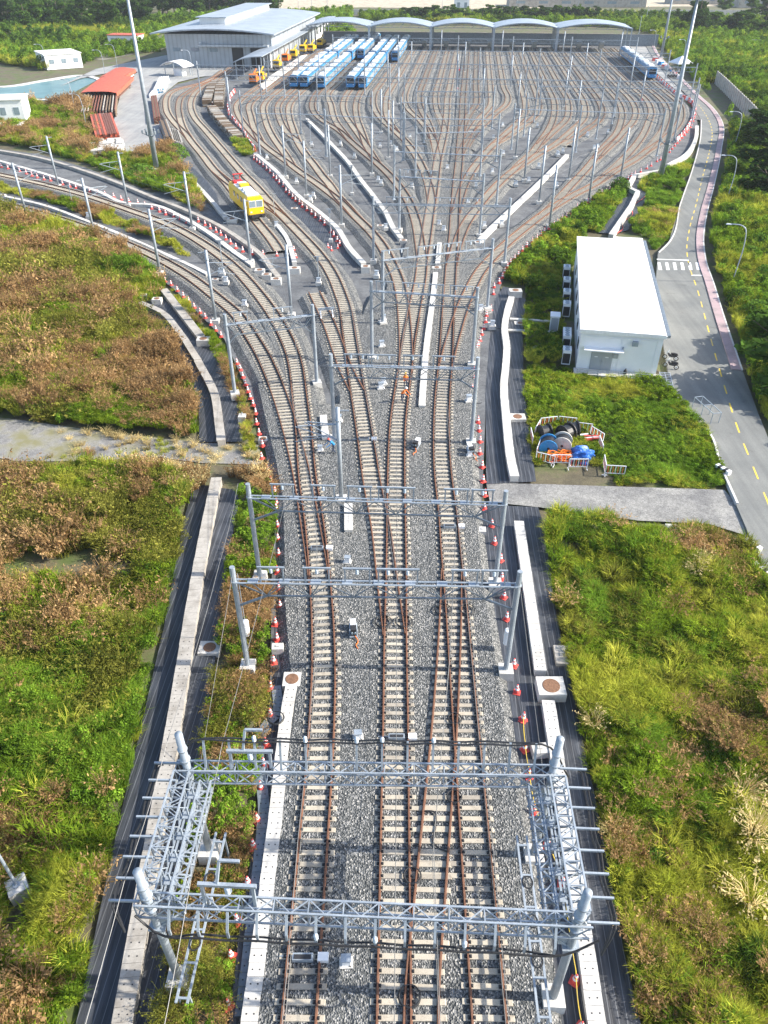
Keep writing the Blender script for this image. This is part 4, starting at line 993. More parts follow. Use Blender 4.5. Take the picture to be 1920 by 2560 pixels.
def motorbike(p, rz, lab):
    t = thing('motorbike', lab, 'motorbike', p, rz, 'motorbikes by the house')
    for y in (-.62, .62):
        m = MB(); m.tube([Vector((0, y + .24*math.cos(a*.4488), .28 + .24*math.sin(a*.4488))) for a in range(15)], .05, 6, cap=False); w = m.obj('wheel', MT['dark'], t, True)
        m = MB(); m.tube([(-.06, y, .28), (.06, y, .28)], .09, 8); m.obj('hub', MT['galv'], w)
    m = MB(); m.tube([(0, .35, .75), (0, .1, .5), (0, -.25, .52), (0, -.75, .72)], [.1, .16, .17, .08], 8); m.obj('body', MT['dark'], t, True)
    m = MB(); m.tube([(0, .05, .78), (0, -.3, .8), (0, -.7, .84)], [.10, .14, .08], 8); m.obj('seat', MT['dark'], t, True)
    m = MB(); m.tube([(0, .62, .28), (0, .42, .85), (0, .36, 1.0)], .035, 6); m.obj('fork', MT['galv'], t)
    m = MB(); m.tube([(-.33, .28, 1.03), (0, .38, 1.0), (.33, .28, 1.03)], .022, 6); m.obj('handlebar', MT['galv'], t)
    for x in (-.3, .3):
        m = MB(); m.lathe([(.01, -.01), (.06, 0), (.01, .02)], 8, (x, .36, 1.16)); m.obj('mirror', MT['glass_pale'], t)
    m = MB(); m.lathe([(.01, -.06), (.09, 0), (.01, .06)], 8, (0, .47, .85)); m.obj('headlight', MT['glass_pale'], t)
motorbike(hw(10.3, 1.7, .25), HA + R(70), 'dark motorbike parked nearest at the house corner by the road'); motorbike(hw(10.5, 3.9, .25), HA + R(75), 'second dark motorbike parked behind the first at the house side')
t = thing('steel_frame', 'open welded steel frame lying at the road edge', 'frame', (32.3, 66.2, -.75), R(102))
m = MB()
for z in (0, 1.35):
    for y in (-.45, .45): m.bar((-1.7, y, z), (1.7, y, z), .06)
    for x in (-1.7, 1.7, 0): m.bar((x, -.45, z), (x, .45, z), .06)
for x in (-1.7, 1.7, 0):
    for y in (-.45, .45): m.bar((x, y, 0), (x, y, 1.35), .06)
m.obj('bars', MT['galv'], t)
for k, (s, lab) in enumerate((('L 1390 1462', 'black and white striped kerb block at the gravel crossing corner'), ('U 885 180', 'black and white striped kerb block below the gravel crossing'), ('U 925 285', 'black and white striped kerb block close to the right picture edge'))):
    p = pw(s, -.5)[0]; t = thing('marker_block', lab, 'kerb block', (p.x, p.y, -.75), R(30), 'striped kerb blocks')
    for q in range(5): bx('stripe_block', ('white', 'dark')[q % 2], (0, -.6+q*.3, .3), (.42, .3, .6), t)

# ---------------------------------------------------------------- fenced drum yard
def barrier(s, ang, lab, ln=1.7):
    p = pw(s, -.85)[0]; t = thing('crowd_barrier', lab, 'barrier', (p.x, p.y, -.9), R(ang), 'red and white barriers round the drums')
    m = MB()
    for z in (.28, 1.1): m.bar((-ln/2, 0, z), (ln/2, 0, z), .06)
    for x in (-ln/2, ln/2): m.bar((x, 0, 0), (x, 0, 1.12), .06); m.bar((x, -.25, .03), (x, .25, .03), .06)
    m.obj('frame', MT['white'], t)
    n = 8; m = MB()
    for k in range(1, n): m.bar((-ln/2+ln*k/n, 0, .3), (-ln/2+ln*k/n, 0, 1.08), .05, mi=k % 2)
    m.obj('bars', [MT['white'], MT['redplastic']], t)
for s, a, l in (('L 355 1200', 12, 'white barrier at the back left of the drum yard'), ('L 465 1200', -12, 'white barrier at the back of the drum yard behind the black drums'), ('L 558 1235', -14, 'white barrier at the back right of the drum yard'),
    ('L 640 1275', -58, 'leaning barrier at the right of the drum yard, rear one'), ('L 663 1340', 88, 'narrow-seen barrier on the right of the drum yard, front one'), ('L 288 1240', 65, 'red-edged barrier at the left of the drum yard, rear one'),
    ('L 254 1290', 88, 'barrier at the far left of the drum yard seen end on'), ('L 293 1360', 70, 'barrier at the left of the drum yard beside the geotextile'), ('L 335 1420', -25, 'white slatted barrier at the front left of the drum yard'),
    ('L 430 1425', -3, 'white barrier in front of the orange cable heap'), ('L 530 1450', 0, 'white barrier in front of the blue tarpaulin'), ('L 685 1455', 82, 'red-edged barrier apart from the drum yard seen end on'), ('L 748 1490', -6, 'white barrier lying apart right of the drum yard')):
    barrier(s, a, l)
def drum(s, r, w, ang, fl, core, lab, z=-.9):
    p = pw(s, z)[0]; t = thing('cable_drum', lab, 'cable drum', (p.x, p.y, z + r), R(ang), 'cable drums in the fenced yard')
    rot = Matrix.Rotation(R(90), 4, 'Y')
    def cyl(x0, x1, rr, mat, nm):
        m = MB(); m.tube([(x0, 0, 0), (x1, 0, 0)], rr, 24); return m.obj(nm, MT[mat], t)
    cyl(-w/2+.05, w/2-.05, r*.8, core, 'cable_winding')
    for x in (-w/2, w/2):
        f = cyl(x-.05, x+.05, r, fl, 'flange'); m = MB(); m.tube([(x-.06, 0, 0), (x+.06, 0, 0)], r*.15, 10); m.obj('hub', MT['dark'], f)
drum('L 350 1355', .85, 1.2, 80, 'blue', 'black_pipe', 'black cable drum with blue flange in the drum yard'); drum('L 330 1270', .75, .9, 20, 'dark', 'black_pipe', 'black cable drum at the back left beside the red barrier')
drum('L 432 1345', .9, 1.1, 75, 'white_conc', 'black_pipe', 'cable drum with pale dusty flange in the middle of the drum yard'); drum('L 455 1285', .9, 1.0, 35, 'dark', 'black_pipe', 'big black cable drum behind the pale one'); drum('L 497 1262', .85, .8, 5, 'dark', 'black_pipe', 'black cable drum seen edge on at the back of the drum yard')
def blob(name, s, r, mat, lab, cat, z=-.9, seed=1, sq=.7):
    p = pw(s, z)[0]; rr = random.Random(seed); bm = bmesh.new(); bmesh.ops.create_icosphere(bm, subdivisions=4, radius=1)
    for v in bm.verts:
        n = v.co.normalized(); k = 1 + .18*math.sin(5*n.x+seed)*math.cos(4*n.y) + .10*math.sin(13*n.y+7*n.z+seed) + rr.uniform(-.02, .02)
        v.co = Vector((n.x*r[0]*k, n.y*r[1]*k, max(n.z, -.15)*r[2]*k))
    me = bpy.data.meshes.new(name); bm.to_mesh(me); bm.free(); me.materials.append(MT[mat])
    return tag(link(name, me, None, (p.x, p.y, z + .1)), lab, cat)
blob('tarpaulin', 'L 545 1385', (1.15, 1.0, 1.0), 'bluetarp', 'crumpled blue tarpaulin over goods at the front of the drum yard', 'tarpaulin', seed=3)
m = MB(); rr = random.Random(5)
for q in range(16):
    cx, cy, r0 = rr.uniform(-.7, .7), rr.uniform(-.35, .35), rr.uniform(.35, .7)
    m.tube([Vector((cx + r0*math.cos(a*.4), cy + r0*.7*math.sin(a*.4), .1 + .05*q + .06*math.sin(a*1.3+q))) for a in range(15)], .05, 5)
p = pw('L 418 1400', -.9)[0]; tag(m.obj('cable_heap', MT['orange'], loc=(p.x, p.y, -.9)), 'tangled heap of orange cable beside the blue tarpaulin', 'cable heap')
m = MB(); rr = random.Random(6)
for q in range(9):
    cx, cy = rr.uniform(-.8, .8), rr.uniform(-.3, .3); m.bar((cx-.7, cy, .25+.04*q), (cx+.7, cy+rr.uniform(-.4, .4), .3+.04*q), .12, mi=q % 2)
p = pw('L 590 1290', -.9)[0]; tag(m.obj('plank_pile', [MT['white'], MT['redplastic']], loc=(p.x, p.y, -.9)), 'loose pile of red and white boards right of the black drums', 'board pile')

# ---------------------------------------------------------------- trains, vehicles
def mat_train_side():
    m, t, b = nodes('train_window_strip'); v = coord(t, False)
    w = N_(t, 'ShaderNodeTexWave', wave_type='BANDS', bands_direction='Y'); w.inputs['Scale'].default_value = .155; t.links.new(v, w.inputs['Vector'])
    r = ramp(t, w.outputs[1], [(.38, (.02,.035,.05)), (.42, (.55,.60,.64))])
    t.links.new(r, b.inputs['Base Color']); b.inputs['Roughness'].default_value = .25; return m
MT['train_side'] = mat_train_side(); MT['car_body'] = plain('carriage_blue', (.055,.17,.31), .35, .1, .06, 1)
def carriage(parent, y0, ln, front=None):
    """one car from y0 backwards along +y; cab at the near end if front"""
    w, z0, z1 = 1.45, .75, 3.55; m = MB()
    prof = [(-w, z0), (-w*1.0, 2.9), (-w*.93, 3.3), (-w*.7, 3.55), (w*.7, 3.55), (w*.93, 3.3), (w, 2.9), (w, z0)]
    m.sweep([Vector((0, y0, 0)), Vector((0, y0+ln, 0))], prof); c = m.obj('carriage', MT['car_body'], parent)
    m = MB(); m.sweep([Vector((0, y0+.05, 0)), Vector((0, y0+ln-.05, 0))], [(-w*.9, 3.32), (-w*.66, 3.6), (0, 3.68), (w*.66, 3.6), (w*.9, 3.32)]); m.obj('roof', MT['train_roof'], c)
    for q in (.22, .72): bx('roof_unit', 'white', (0, y0+ln*q, 3.8), (1.7, 3.4, .3), c, top=.9)
    for s in (-1, 1):
        m = MB(); m.box((s*(w+.008), y0+ln/2, 3.0), (.03, ln-.1, .42)); m.box((s*(w+.008), y0+ln/2, 1.05), (.03, ln-.1, .30)); m.obj('stripe', MT['skyblue'], c)
        m = MB(); m.box((s*(w+.012), y0+ln/2, 2.05), (.04, ln-1.2, 1.35)); m.obj('window_strip', MT['train_side'], c)
    m = MB()
    for q in (2.6, ln-2.6): m.box((0, y0+q, .42), (2.2, 3.2, .6))
    m.box((0, y0+ln/2, .5), (2.4, ln*.45, .5)); m.obj('bogies', MT['dark'], c)
    if front:
        m = MB(); m.prism([(-w, y0), (w, y0), (w*.85, y0-.55), (-w*.85, y0-.55)], .8, 3.3); cab = m.obj('cab_front', MT['blue'], c)
        bx('windscreen', 'glass', (0, y0-.57, 2.3), (2.3, .06, 1.5), cab); bx('skirt', 'blue', (0, y0-.5, .75), (2.5, .3, .4), cab)
        for s in (-1, 1): bx('headlight', 'white', (s*.95, y0-.6, 1.3), (.3, .05, .16), cab)
def train(u, s, lab, cars=3, s1=None):
    t = thing('metro_train', lab, 'train', yd(u, s), AXR, 'metro trains in the yard')
    for k in range(cars): carriage(t, k*20.6, 20.1, k == 0)
for u, s, lab in ((-54.9, 266, 'blue-white metro train at the front left end of the parked rows'), (-51.6, 266, 'blue-white metro train second from left in the front row'), (-46.2, 265, 'blue-white metro train third from left in the front row'), (-36.9, 266, 'blue-white metro train fourth from left in the front row'), (-33.1, 266, 'blue-white metro train rightmost in the left front row'),
    (-54.9, 331, 'rear metro train behind the leftmost front one'), (-51.6, 331, 'rear metro train behind the second front one'), (-46.2, 331, 'rear metro train behind the third front one'), (-42.6, 338, 'rear metro train alone on its track between two front groups'), (-36.9, 331, 'rear metro train behind the fourth front one'), (-33.1, 331, 'rear metro train behind the rightmost front one'), (-28.7, 332, 'rear metro train standing alone at the right of the parked rows')):
    train(u, s, lab)
train(60.5, 296, 'single metro train parked far right beside the tents')

vp = W(380+905/3.456, 430+405/3.456); vd = (W(380+755/3.456, 430+270/3.456) - vp).normalized()
t = thing('inspection_vehicle', 'yellow rail inspection vehicle with white roof gear on the left siding', 'rail vehicle', vp, math.atan2(vd.y, vd.x) - R(90))
m = MB(); m.sweep([Vector((0, .0, 0)), Vector((0, 11.2, 0))], [(-1.4, .9), (-1.4, 3.0), (-1.15, 3.55), (1.15, 3.55), (1.4, 3.0), (1.4, .9)]); body = m.obj('body', MT['yellow'], t)
m = MB(); m.prism([(-1.4, 0), (1.4, 0), (1.25, -.35), (-1.25, -.35)], .75, 3.3); cab = m.obj('cab', MT['yellow'], t)
for x in (-.6, .6):
    w_ = bx('windscreen', 'glass_pale', (x, -.37, 2.5), (1.0, .06, .95), cab); bx('frame', 'white', (x, -.355, 2.5), (1.14, .05, 1.1), w_); bx('headlight', 'white', (x*1.5, -.38, 1.25), (.3, .06, .2), cab)
bx('buffer_beam', 'dark', (0, -.45, .62), (2.6, .5, .5), t)
for x in (-.85, .85): bx('buffer', 'dark', (x, -.8, .6), (.4, .4, .4), t)
for s in (-1, 1):
    for y in (1.4, 3.4, 5.4, 7.6): bx('window', 'glass', (s*1.405, y, 2.5), (.05, 1.1, .8), t)
bx('roof_deck', 'white', (0, 4.8, 3.63), (2.1, 8.2, .16), t)
for y, h in ((2.2, .35), (4.2, .3), (6.5, .4), (8.0, .28)): bx('roof_unit', 'white' if h < .36 else 'yellow', (random.uniform(-.3, .3), y, 3.75+h/2), (1.5, 1.2, h), t)
m = MB()
for s in (-1, 1): m.bar((s*.6, 9.4, 3.6), (s*.5, 10.4, 4.4), .1); m.bar((s*.5, 10.4, 4.4), (s*.7, 9.5, 5.1), .1)
m.bar((-.9, 9.5, 5.1), (.9, 9.5, 5.1), .14); m.box((0, 9.9, 3.75), (1.6, 1.5, .3)); m.obj('pantograph', MT['red'], t)
m = MB()
for y in (1.6, 9.2): m.box((0, y, .45), (2.1, 2.4, .7))
m.obj('bogies', MT['dark'], t)
def works(s, lab, ln=6, mat='yellow'):
    p = pw(s, .2)[0]; t = thing('works_vehicle', lab, 'rail vehicle', (p.x, p.y, 0), AXR, 'yellow works vehicles by the canopy')
    bx('chassis', 'dark', (0, 0, .7), (2.5, ln, .6), t); bx('cab', mat, (0, -ln*.28, 2.0), (2.4, ln*.35, 2.0), t); bx('windscreen', 'glass', (0, -ln*.46, 2.4), (1.9, .08, .8), t)
    bx('engine_hood', mat, (0, ln*.2, 1.55), (2.0, ln*.45, 1.1), t)
    m = MB(); m.bar((0, -ln*.1, 3.0), (0, ln*.45, 4.0), .3); m.obj('crane_arm', MT[mat], t)
for s, lab, ln, mt in (('F 200 720', 'orange works vehicle at the near end of the canopy', 6, 'orange'), ('F 260 700', 'yellow works vehicle second from the near end of the canopy', 7, 'yellow'), ('F 400 590', 'yellow works vehicle third along the canopy', 7, 'yellow'), ('F 475 535', 'orange works vehicle fourth along the canopy', 8, 'orange'), ('F 545 495', 'yellow works vehicle fifth along the canopy', 9, 'yellow'), ('F 630 450', 'yellow works vehicle sixth along the canopy', 12, 'yellow'), ('F 695 445', 'tall yellow works vehicle seventh along the canopy', 10, 'yellow'), ('F 775 395', 'yellow works vehicle farthest along the canopy', 12, 'yellow')):
    works(s, lab, ln, mt)

# ---------------------------------------------------------------- depot buildings
def yobj(name, m, mat, t): return m.obj(name, MT[mat], t)
hall = thing('workshop_hall', 'large grey workshop hall with broad sheet roof and raised monitor', 'building', yd(-93, 318, -.8), AXR)
m = MB(); m.prism([(-20, 0), (20, 0), (20, 94), (-20, 94)], -.2, 10.4); m.obj('wall', MT['wall_panel'], hall)
m = MB(); n = 12; V0 = []
prof = [(-24 + 46*k/n, 10.9 + 1.5*(1 - ((k/n-.5)*2)**2)) for k in range(n+1)]
m.sweep([Vector((0, -4, 0)), Vector((0, 97, 0))], prof + [(x, z-.45) for x, z in prof[::-1]]); m.obj('roof', MT['roof_sheet'], hall)
m = MB(); m.box((-6, 54, 13.2), (10, 76, 2.4)); mon = m.obj('roof_monitor', MT['white'], hall)
m = MB(); m.box((-6, 54, 14.5), (12, 79, .3)); m.obj('monitor_roof', MT['roof_sheet'], mon)
for x in (7, 14): bx('door', 'dark', (x, -.05, 3), (4.2, .3, 6.4), hall)
bx('door_canopy', 'wall_panel', (6, -1.2, 7.0), (26, 2.4, .6), hall)
for x in (-16, -9, -2): bx('window', 'glass_pale', (x, -.05, 5.5), (3, .2, 1.2), hall)
ann = thing('canopy_annex', 'long lean-to canopy roof along the workshop with white piers under it', 'canopy', yd(-75, 287, -.7), AXR)
m = MB(); prof = [(-5.0, 5.0), (-2, 6.1), (2, 6.8), (5.4, 6.9)]
m.sweep([Vector((0, 0, 0)), Vector((0, 165, 0))], prof + [(x, z-.25) for x, z in prof[::-1]]); m.obj('roof', MT['roof_sheet'], ann)
m = MB(); m.box((1.4, 97, 3.1), (.4, 136, 6.4)); w_ = m.obj('wall', MT['white'], ann)
for k in range(14): bx('window', 'glass', (1.65, 34+k*9.6, 3.4), (.15, 3.6, 3.0), w_)
m = MB()
for k in range(18): m.bar((4.8, 1+k*9.6, 0), (4.8, 1+k*9.6, 6.7), .3)
for k in range(4): m.bar((-4, 1+k*9.6, 0), (-4, 1+k*9.6, 5.2), .3)
m.obj('posts', MT['galv'], ann)
edges = [-70.5, -43.5, -17.4, 9.0, 35.3, 65.5]
for k in range(5):
    u0, u1 = edges[k], edges[k+1]; um = (u0+u1)/2; w = (u1-u0)/2
    t = thing('arched_shed', 'arched shed roof on posts at the yard end, %s from the left' % nth(k), 'shed', yd(um, 375, -.6), AXR, 'arched sheds at the yard end')
    n = 14; prof = [(-w + 2*w*i/n, 8.7 + 1.7*(1-((i/n-.5)*2)**2)) for i in range(n+1)]
    m = MB(); m.sweep([Vector((0, -1, 0)), Vector((0, 21, 0))], prof + [(x, z-.3) for x, z in prof[::-1]]); m.obj('roof', MT['shed_sheet'], t)
    for y in (-.6, 10, 20):
        m = MB(); zb = lambda i: 8.0 + .25*(prof[i][1]-8.7)
        for i in range(n): m.bar((prof[i][0], y, prof[i][1]-.45), (prof[i+1][0], y, prof[i+1][1]-.45), .18); m.bar((prof[i][0], y, zb(i)), (prof[i+1][0], y, prof[i+1][1]-.5 if i % 2 else zb(i+1)), .12); m.bar((prof[i][0], y, zb(i)), (prof[i+1][0], y, zb(i+1)), .16)
        m.obj('roof_truss', MT['galv_dark'], t)
    for x in (-w+.25, w-.25):
        for y in (-.6, 10, 20):
            m = MB(); m.bar((x, y, -.2), (x, y, 9.0), .4); m.obj('post', MT['galv'], t)
t = thing('boundary_wall', 'long brown-grey concrete wall behind the arched sheds', 'wall', yd(0, 402, -.8), AXR)
bx('panels', 'galv_dark', (7, 0, 2.2), (150, .3, 4.6), t); bx('coping', 'concrete', (7, 0, 4.6), (150, .5, .2), t)
for k in range(11):
    u = -40 + k*9.6; t = thing('end_pedestal', 'grey concrete pedestal at the end of the storage tracks, %s from the left' % nth(k), 'pedestal', yd(u, 390, -.7), AXR, 'pedestals at the track ends')
    bx('base', 'concrete', (0, 0, 1.1), (2.2, 2.2, 2.4), t, top=.85); bx('cap', 'galv', (0, 0, 2.5), (2.6, 2.4, .3), t)
def block(name, s, z, w, d, h, lab, cat, mat='white', rz=0.0, roof='white_roof', wins=3):
    p = pw(s, z)[0]; t = thing(name, lab, cat, (p.x, p.y, z), rz)
    bx('wall', mat, (w/2, d/2, h/2), (w, d, h), t); bx('roof', roof, (w/2, d/2, h+.15), (w+.6, d+.6, .3), t)
    for k in range(wins): bx('window', 'glass_pale', (w*(k+.5)/wins, -.03, h*.55), (w/wins*.4, .1, h*.3), t)
    return t
block('service_building', 'X 205 303', -.8, 13, 14, 4.6, 'low white service building beside the pond', 'building', rz=R(33))
block('service_building', 'X -60 540', -.8, 10, 8, 5.5, 'white building cut by the left picture edge below the pond', 'building', rz=R(10))
block('guard_hut', 'X 0 570', -.8, 5, 4, 1.2, 'low white tank base at the left picture edge', 'tank base', rz=R(8), wins=0)
t = thing('arched_shelter', 'small open shelter with white arched roof in front of the workshop', 'shelter', pw('X 770 325', -.7)[0], R(-25))
n = 10; prof = [(-5 + 10*i/n, 3.0 + 1.5*(1-((i/n-.5)*2)**2)) for i in range(n+1)]
m = MB(); m.sweep([Vector((0, -3, 0)), Vector((0, 3, 0))], prof + [(x, z-.2) for x, z in prof[::-1]]); m.obj('roof', MT['white_roof'], t)
for x in (-3.5, 3.5):
    for y in (-2.4, 2.4): m = MB(); m.bar((x, y, 0), (x, y, 3.7), .2); m.obj('post', MT['galv'], t)
bx('booth', 'white', (1, 0, 1.1), (3.2, 2.6, 2.2), t)
# far side: perimeter walls and factory sheds
t = thing('perimeter_wall', 'pale perimeter wall across the far fields behind the sheds', 'wall', W(1000, 38, -.9), R(-1)); bx('panels', 'white_conc', (60, 0, 1.4), (330, .3, 3.2), t)
PWALL = P = curve(pw('I 1345 22; 1400 75; 1470 150; 1540 225; 1620 318', -.9), 3)
t = thing('panel_wall', 'grey concrete panel wall with posts in the right hillside weeds', 'wall', P[0])
m = MB(); m.sweep([p-P[0] for p in P], [(-.1, 0), (-.1, 3.6), (.1, 3.6), (.1, 0)]); m.obj('panels', MT['concrete'], t)
m = MB()
for p in P: m.box((p.x-P[0].x, p.y-P[0].y, 1.8), (.35, .35, 3.8), R(45))
m.obj('posts', MT['white_conc'], t)
t = thing('perimeter_wall', 'pale wall at the top right behind the trees', 'wall', pw('Y 1370 200', -.9)[0], R(-4)); bx('panels', 'white_conc', (60, 0, 1.3), (125, .3, 3.0), t)
for s, w, d, h, lab in (('Y 540 30', 95, 24, 5, 'long blue roofed factory shed in the far fields'), ('Y 1240 18', 50, 20, 5, 'blue roofed factory shed at the far top right'), ('Y 1530 34', 70, 30, 6, 'pale roofed factory at the top right corner')):
    block('factory_shed', s, -.9, w, d, h, lab, 'factory', 'concrete', rz=R(-3), roof='skyblue' if 'blue' in lab else 'white_roof', wins=6)
block('far_house', 'Y 305 62', -.9, 9, 8, 9, 'small grey tower house beyond the arched sheds', 'house', wins=2); block('far_house', 'X 955 60', -.9, 18, 12, 7, 'brown roofed house behind the workshop roof', 'house', 'concrete', roof='brown_rust')
block('far_house', 'X 470 192', -.9, 14, 8, 3.5, 'long red roofed hut behind the service lane', 'hut', 'white', R(-8), 'red_tin')

# ---------------------------------------------------------------- tall lights and lamps
def flood(s, h, lab):
    p = pw(s, -.8)[0]; t = thing('floodlight_mast', lab, 'light mast', (p.x, p.y, -.8), 0, 'tall floodlight masts')
    m = MB(); m.tube([(0, 0, 0), (0, 0, h)], [.55, .22], 14); m.obj('pole', MT['galv'], t, True)
    m = MB(); m.lathe([(1.1, 0), (1.1, .35), (.6, .4)], 14); m.obj('base', MT['white_conc'], t)
    m = MB(); m.lathe([(1.5, h-.5), (1.6, h-.4), (1.5, h-.3)], 16); m.obj('lamp_ring', MT['galv'], t)
    for k in range(6):
        a = k*math.pi/3; m = MB(); m.box((1.7*math.cos(a), 1.7*math.sin(a), h-.5), (.6, .6, .4), a); m.obj('lamp', MT['glass_pale'], t)
    m = MB(); m.tube([(.62*math.cos(a*.5), .62*math.sin(a*.5), 6.5) for a in range(14)], .08, 5)
    for k in range(6):
        a = k*math.pi/3 + .3; m.bar((.4*math.cos(a), .4*math.sin(a), 6.3), (1.5*math.cos(a), 1.5*math.sin(a), 7.0), .1); m.box((1.6*math.cos(a), 1.6*math.sin(a), 7.2), (.35, .35, .6), a)
    m.obj('lower_lamp_ring', MT['galv_dark'], t)
flood('S 392 424', 33, 'tall tapering floodlight mast standing in the left weeds'); flood('S 1650 448', 31, 'tall tapering floodlight mast near the zigzag trough on the right'); flood('S 1652 145', 30, 'tall floodlight mast behind the tents at the far right')
def lamp(s, ang, lab, h=7.8, arm=2.2):
    p = pw(s, -.8)[0]; t = thing('street_lamp', lab, 'street lamp', (p.x, p.y, -.8), R(ang), 'street lamps')
    m = MB(); m.tube(curve([(0, 0, 0), (0, 0, h-1.0), (.15, 0, h-.4), (.7, 0, h), (arm, 0, h+.12)], .5), [.09]*0 or .075, 8); m.obj('pole', MT['galv'], t, True)
    m = MB(); m.box((arm+.25, 0, h+.1), (.75, .26, .12), top=.7); m.obj('lamp_head', MT['white'], t)
for s, a, l in (('I 1445 1205', 165, 'grey street lamp on the right verge opposite the zebra crossing'), ('I 1410 728', 165, 'grey street lamp on the right verge above the zebra crossing'), ('I 1452 420', 170, 'grey street lamp on the right verge near the panel wall'), ('C 1395 205', 180, 'street lamp beside the white tent at the far right'), ('Y 1160 225', 185, 'street lamp at the bend behind the far right train'), ('X 905 290', 200, 'street lamp in front of the workshop doors'), ('X 832 330', 190, 'street lamp beside the arched shelter'), ('X 455 330', 180, 'street lamp right of the low white service building'), ('X 508 300', 180, 'street lamp at the depot gate lane'), ('X 325 485', 170, 'street lamp left of the red covered stack'), ('X 375 560', 170, 'street lamp at the corner of the rusty pipe stack'), ('X 205 300', 180, 'street lamp at the low white building corner')):
    lamp(s, a, l)
for k, (s, h) in enumerate((('Y 250 70', 9), ('Y 570 65', 12), ('Y 835 60', 9), ('Y 1100 150', 8), ('Y 1128 110', 9), ('X 1290 50', 10), ('X 1348 50', 12), ('X 1415 60', 12), ('X 1060 30', 9))):
    p = pw(s, -.9)[0]; t = thing('utility_pole', 'thin grey pole beyond the yard, %s of the far poles from the photo list of stops' % nth(k), 'pole', (p.x, p.y, -.9), 0, 'far utility poles')
    t['label'] = 'thin grey pole rising beyond the yard edge and far sheds'
    m = MB(); m.tube([(0, 0, 0), (0, 0, h)], [.16, .1], 8); m.obj('pole', MT['galv'], t); m = MB(); m.bar((-.7, 0, h-.4), (.7, 0, h-.4), .1); m.obj('cross_arm', MT['galv'], t)
# ---------------------------------------------------------------- vegetation
def vnoise(x, y, seed=0):
    """smooth value noise, numpy arrays"""
    def h(i, j):
        n = (i*374761393 + j*668265263 + seed*1442695041) & 0x7fffffff
        n = ((n ^ (n >> 13)) * 1274126177) & 0x7fffffff
        return ((n ^ (n >> 16)) & 0xffff) / 65535.0
    xi, yi = np.floor(x).astype(np.int64), np.floor(y).astype(np.int64); fx, fy = x-xi, y-yi
    fx, fy = fx*fx*(3-2*fx), fy*fy*(3-2*fy)
    return (h(xi, yi)*(1-fx) + h(xi+1, yi)*fx)*(1-fy) + (h(xi, yi+1)*(1-fx) + h(xi+1, yi+1)*fx)*fy
def fbm(x, y, sc_, seed=0):
    return sum(vnoise(x/sc_*2**k, y/sc_*2**k, seed+k*7) * .5**k for k in range(4)) / 1.875
def inside(P, x, y):
    c = np.zeros(len(x), bool); n = len(P)
    for i in range(n):
        x0, y0, x1, y1 = P[i][0], P[i][1], P[(i+1) % n][0], P[(i+1) % n][1]
        if y0 == y1: continue
        c ^= ((y0 > y) != (y1 > y)) & (x < (x1-x0)*(y-y0)/(y1-y0) + x0)
    return c
def blades(n, rad, h0, h1, wd, lean, seed, head=0.0):
    """a tuft of bent grass blades"""
    r = np.random.default_rng(seed); V, Fc = [], []
    for k in range(n):
        a = r.uniform(0, 6.283); q = rad*math.sqrt(r.uniform(0, 1)); bx_, by_ = q*math.cos(a), q*math.sin(a)
        h = r.uniform(h0, h1); da = a + r.uniform(-1, 1); l = lean*h*r.uniform(.4, 1.3)
        dx, dy = math.cos(da), math.sin(da); wa = r.uniform(0, 6.283); wx, wy = math.cos(wa)*wd/2, math.sin(wa)*wd/2
        m = (bx_ + dx*l*.3, by_ + dy*l*.3, h*.6); t = (bx_ + dx*l, by_ + dy*l, h*(1-.25*lean)); i = len(V)
        V += [(bx_-wx, by_-wy, -.05), (bx_+wx, by_+wy, -.05), (m[0]+wx*.8, m[1]+wy*.8, m[2]), (m[0]-wx*.8, m[1]-wy*.8, m[2]), t]
        Fc += [(i, i+1, i+2, i+3), (i+3, i+2, i+4)]
        if head and r.uniform() < head:
            for z in range(4):
                c = [m[j] + (t[j]-m[j])*(.55+.15*z) for j in range(3)]; i = len(V); s = .045
                d = r.normal(size=3)*s; e = r.normal(size=3)*s
                V += [tuple(c), tuple(np.array(c)+d), tuple(np.array(c)+d+e), tuple(np.array(c)+e)]; Fc.append((i, i+1, i+2, i+3))
    return V, Fc
def leaves(n, rad, h, size, seed, stems=True):
    r = np.random.default_rng(seed); V, Fc = [], []
    for k in range(n):
        d = r.normal(size=3); d /= np.linalg.norm(d); d[2] = abs(d[2]); q = r.uniform(.45, 1)**.5
        c = np.array((d[0]*rad*q, d[1]*rad*q, .08 + d[2]*h*q)); nrm = d + r.normal(size=3)*.6; nrm /= np.linalg.norm(nrm)
        a = np.cross(nrm, r.normal(size=3)); a /= np.linalg.norm(a); b = np.cross(nrm, a); s = size*r.uniform(.6, 1.3); i = len(V)
        V += [tuple(c - a*s*.5), tuple(c + b*s*.32), tuple(c + a*s*.6), tuple(c - b*s*.32)]; Fc.append((i, i+1, i+2, i+3))
    return V, Fc
TUFTS = bpy.data.collections.new('tufts')
def proto(name, vf):
    me = bpy.data.meshes.new(name); me.from_pydata(vf[0], [], vf[1]); me.materials.append(MT['tuft'])
    o = bpy.data.objects.new(name, me); TUFTS.objects.link(o)
def join(*a):
    V, Fc = [], []
    for v, f in a:
        n = len(V); V += v; Fc += [tuple(i+n for i in q) for q in f]
    return V, Fc
proto('t0_grass', blades(90, .42, .35, .85, .035, .7, 1)); proto('t1_grass', blades(90, .45, .3, .7, .04, .9, 2))
proto('t2_leafy', leaves(120, .42, .55, .13, 3)); proto('t3_leafy', leaves(90, .38, .8, .17, 4))
proto('t4_reed', blades(80, .35, .7, 1.35, .028, .45, 5, .5)); proto('t5_reed', blades(80, .4, .6, 1.2, .03, .6, 6, .6))
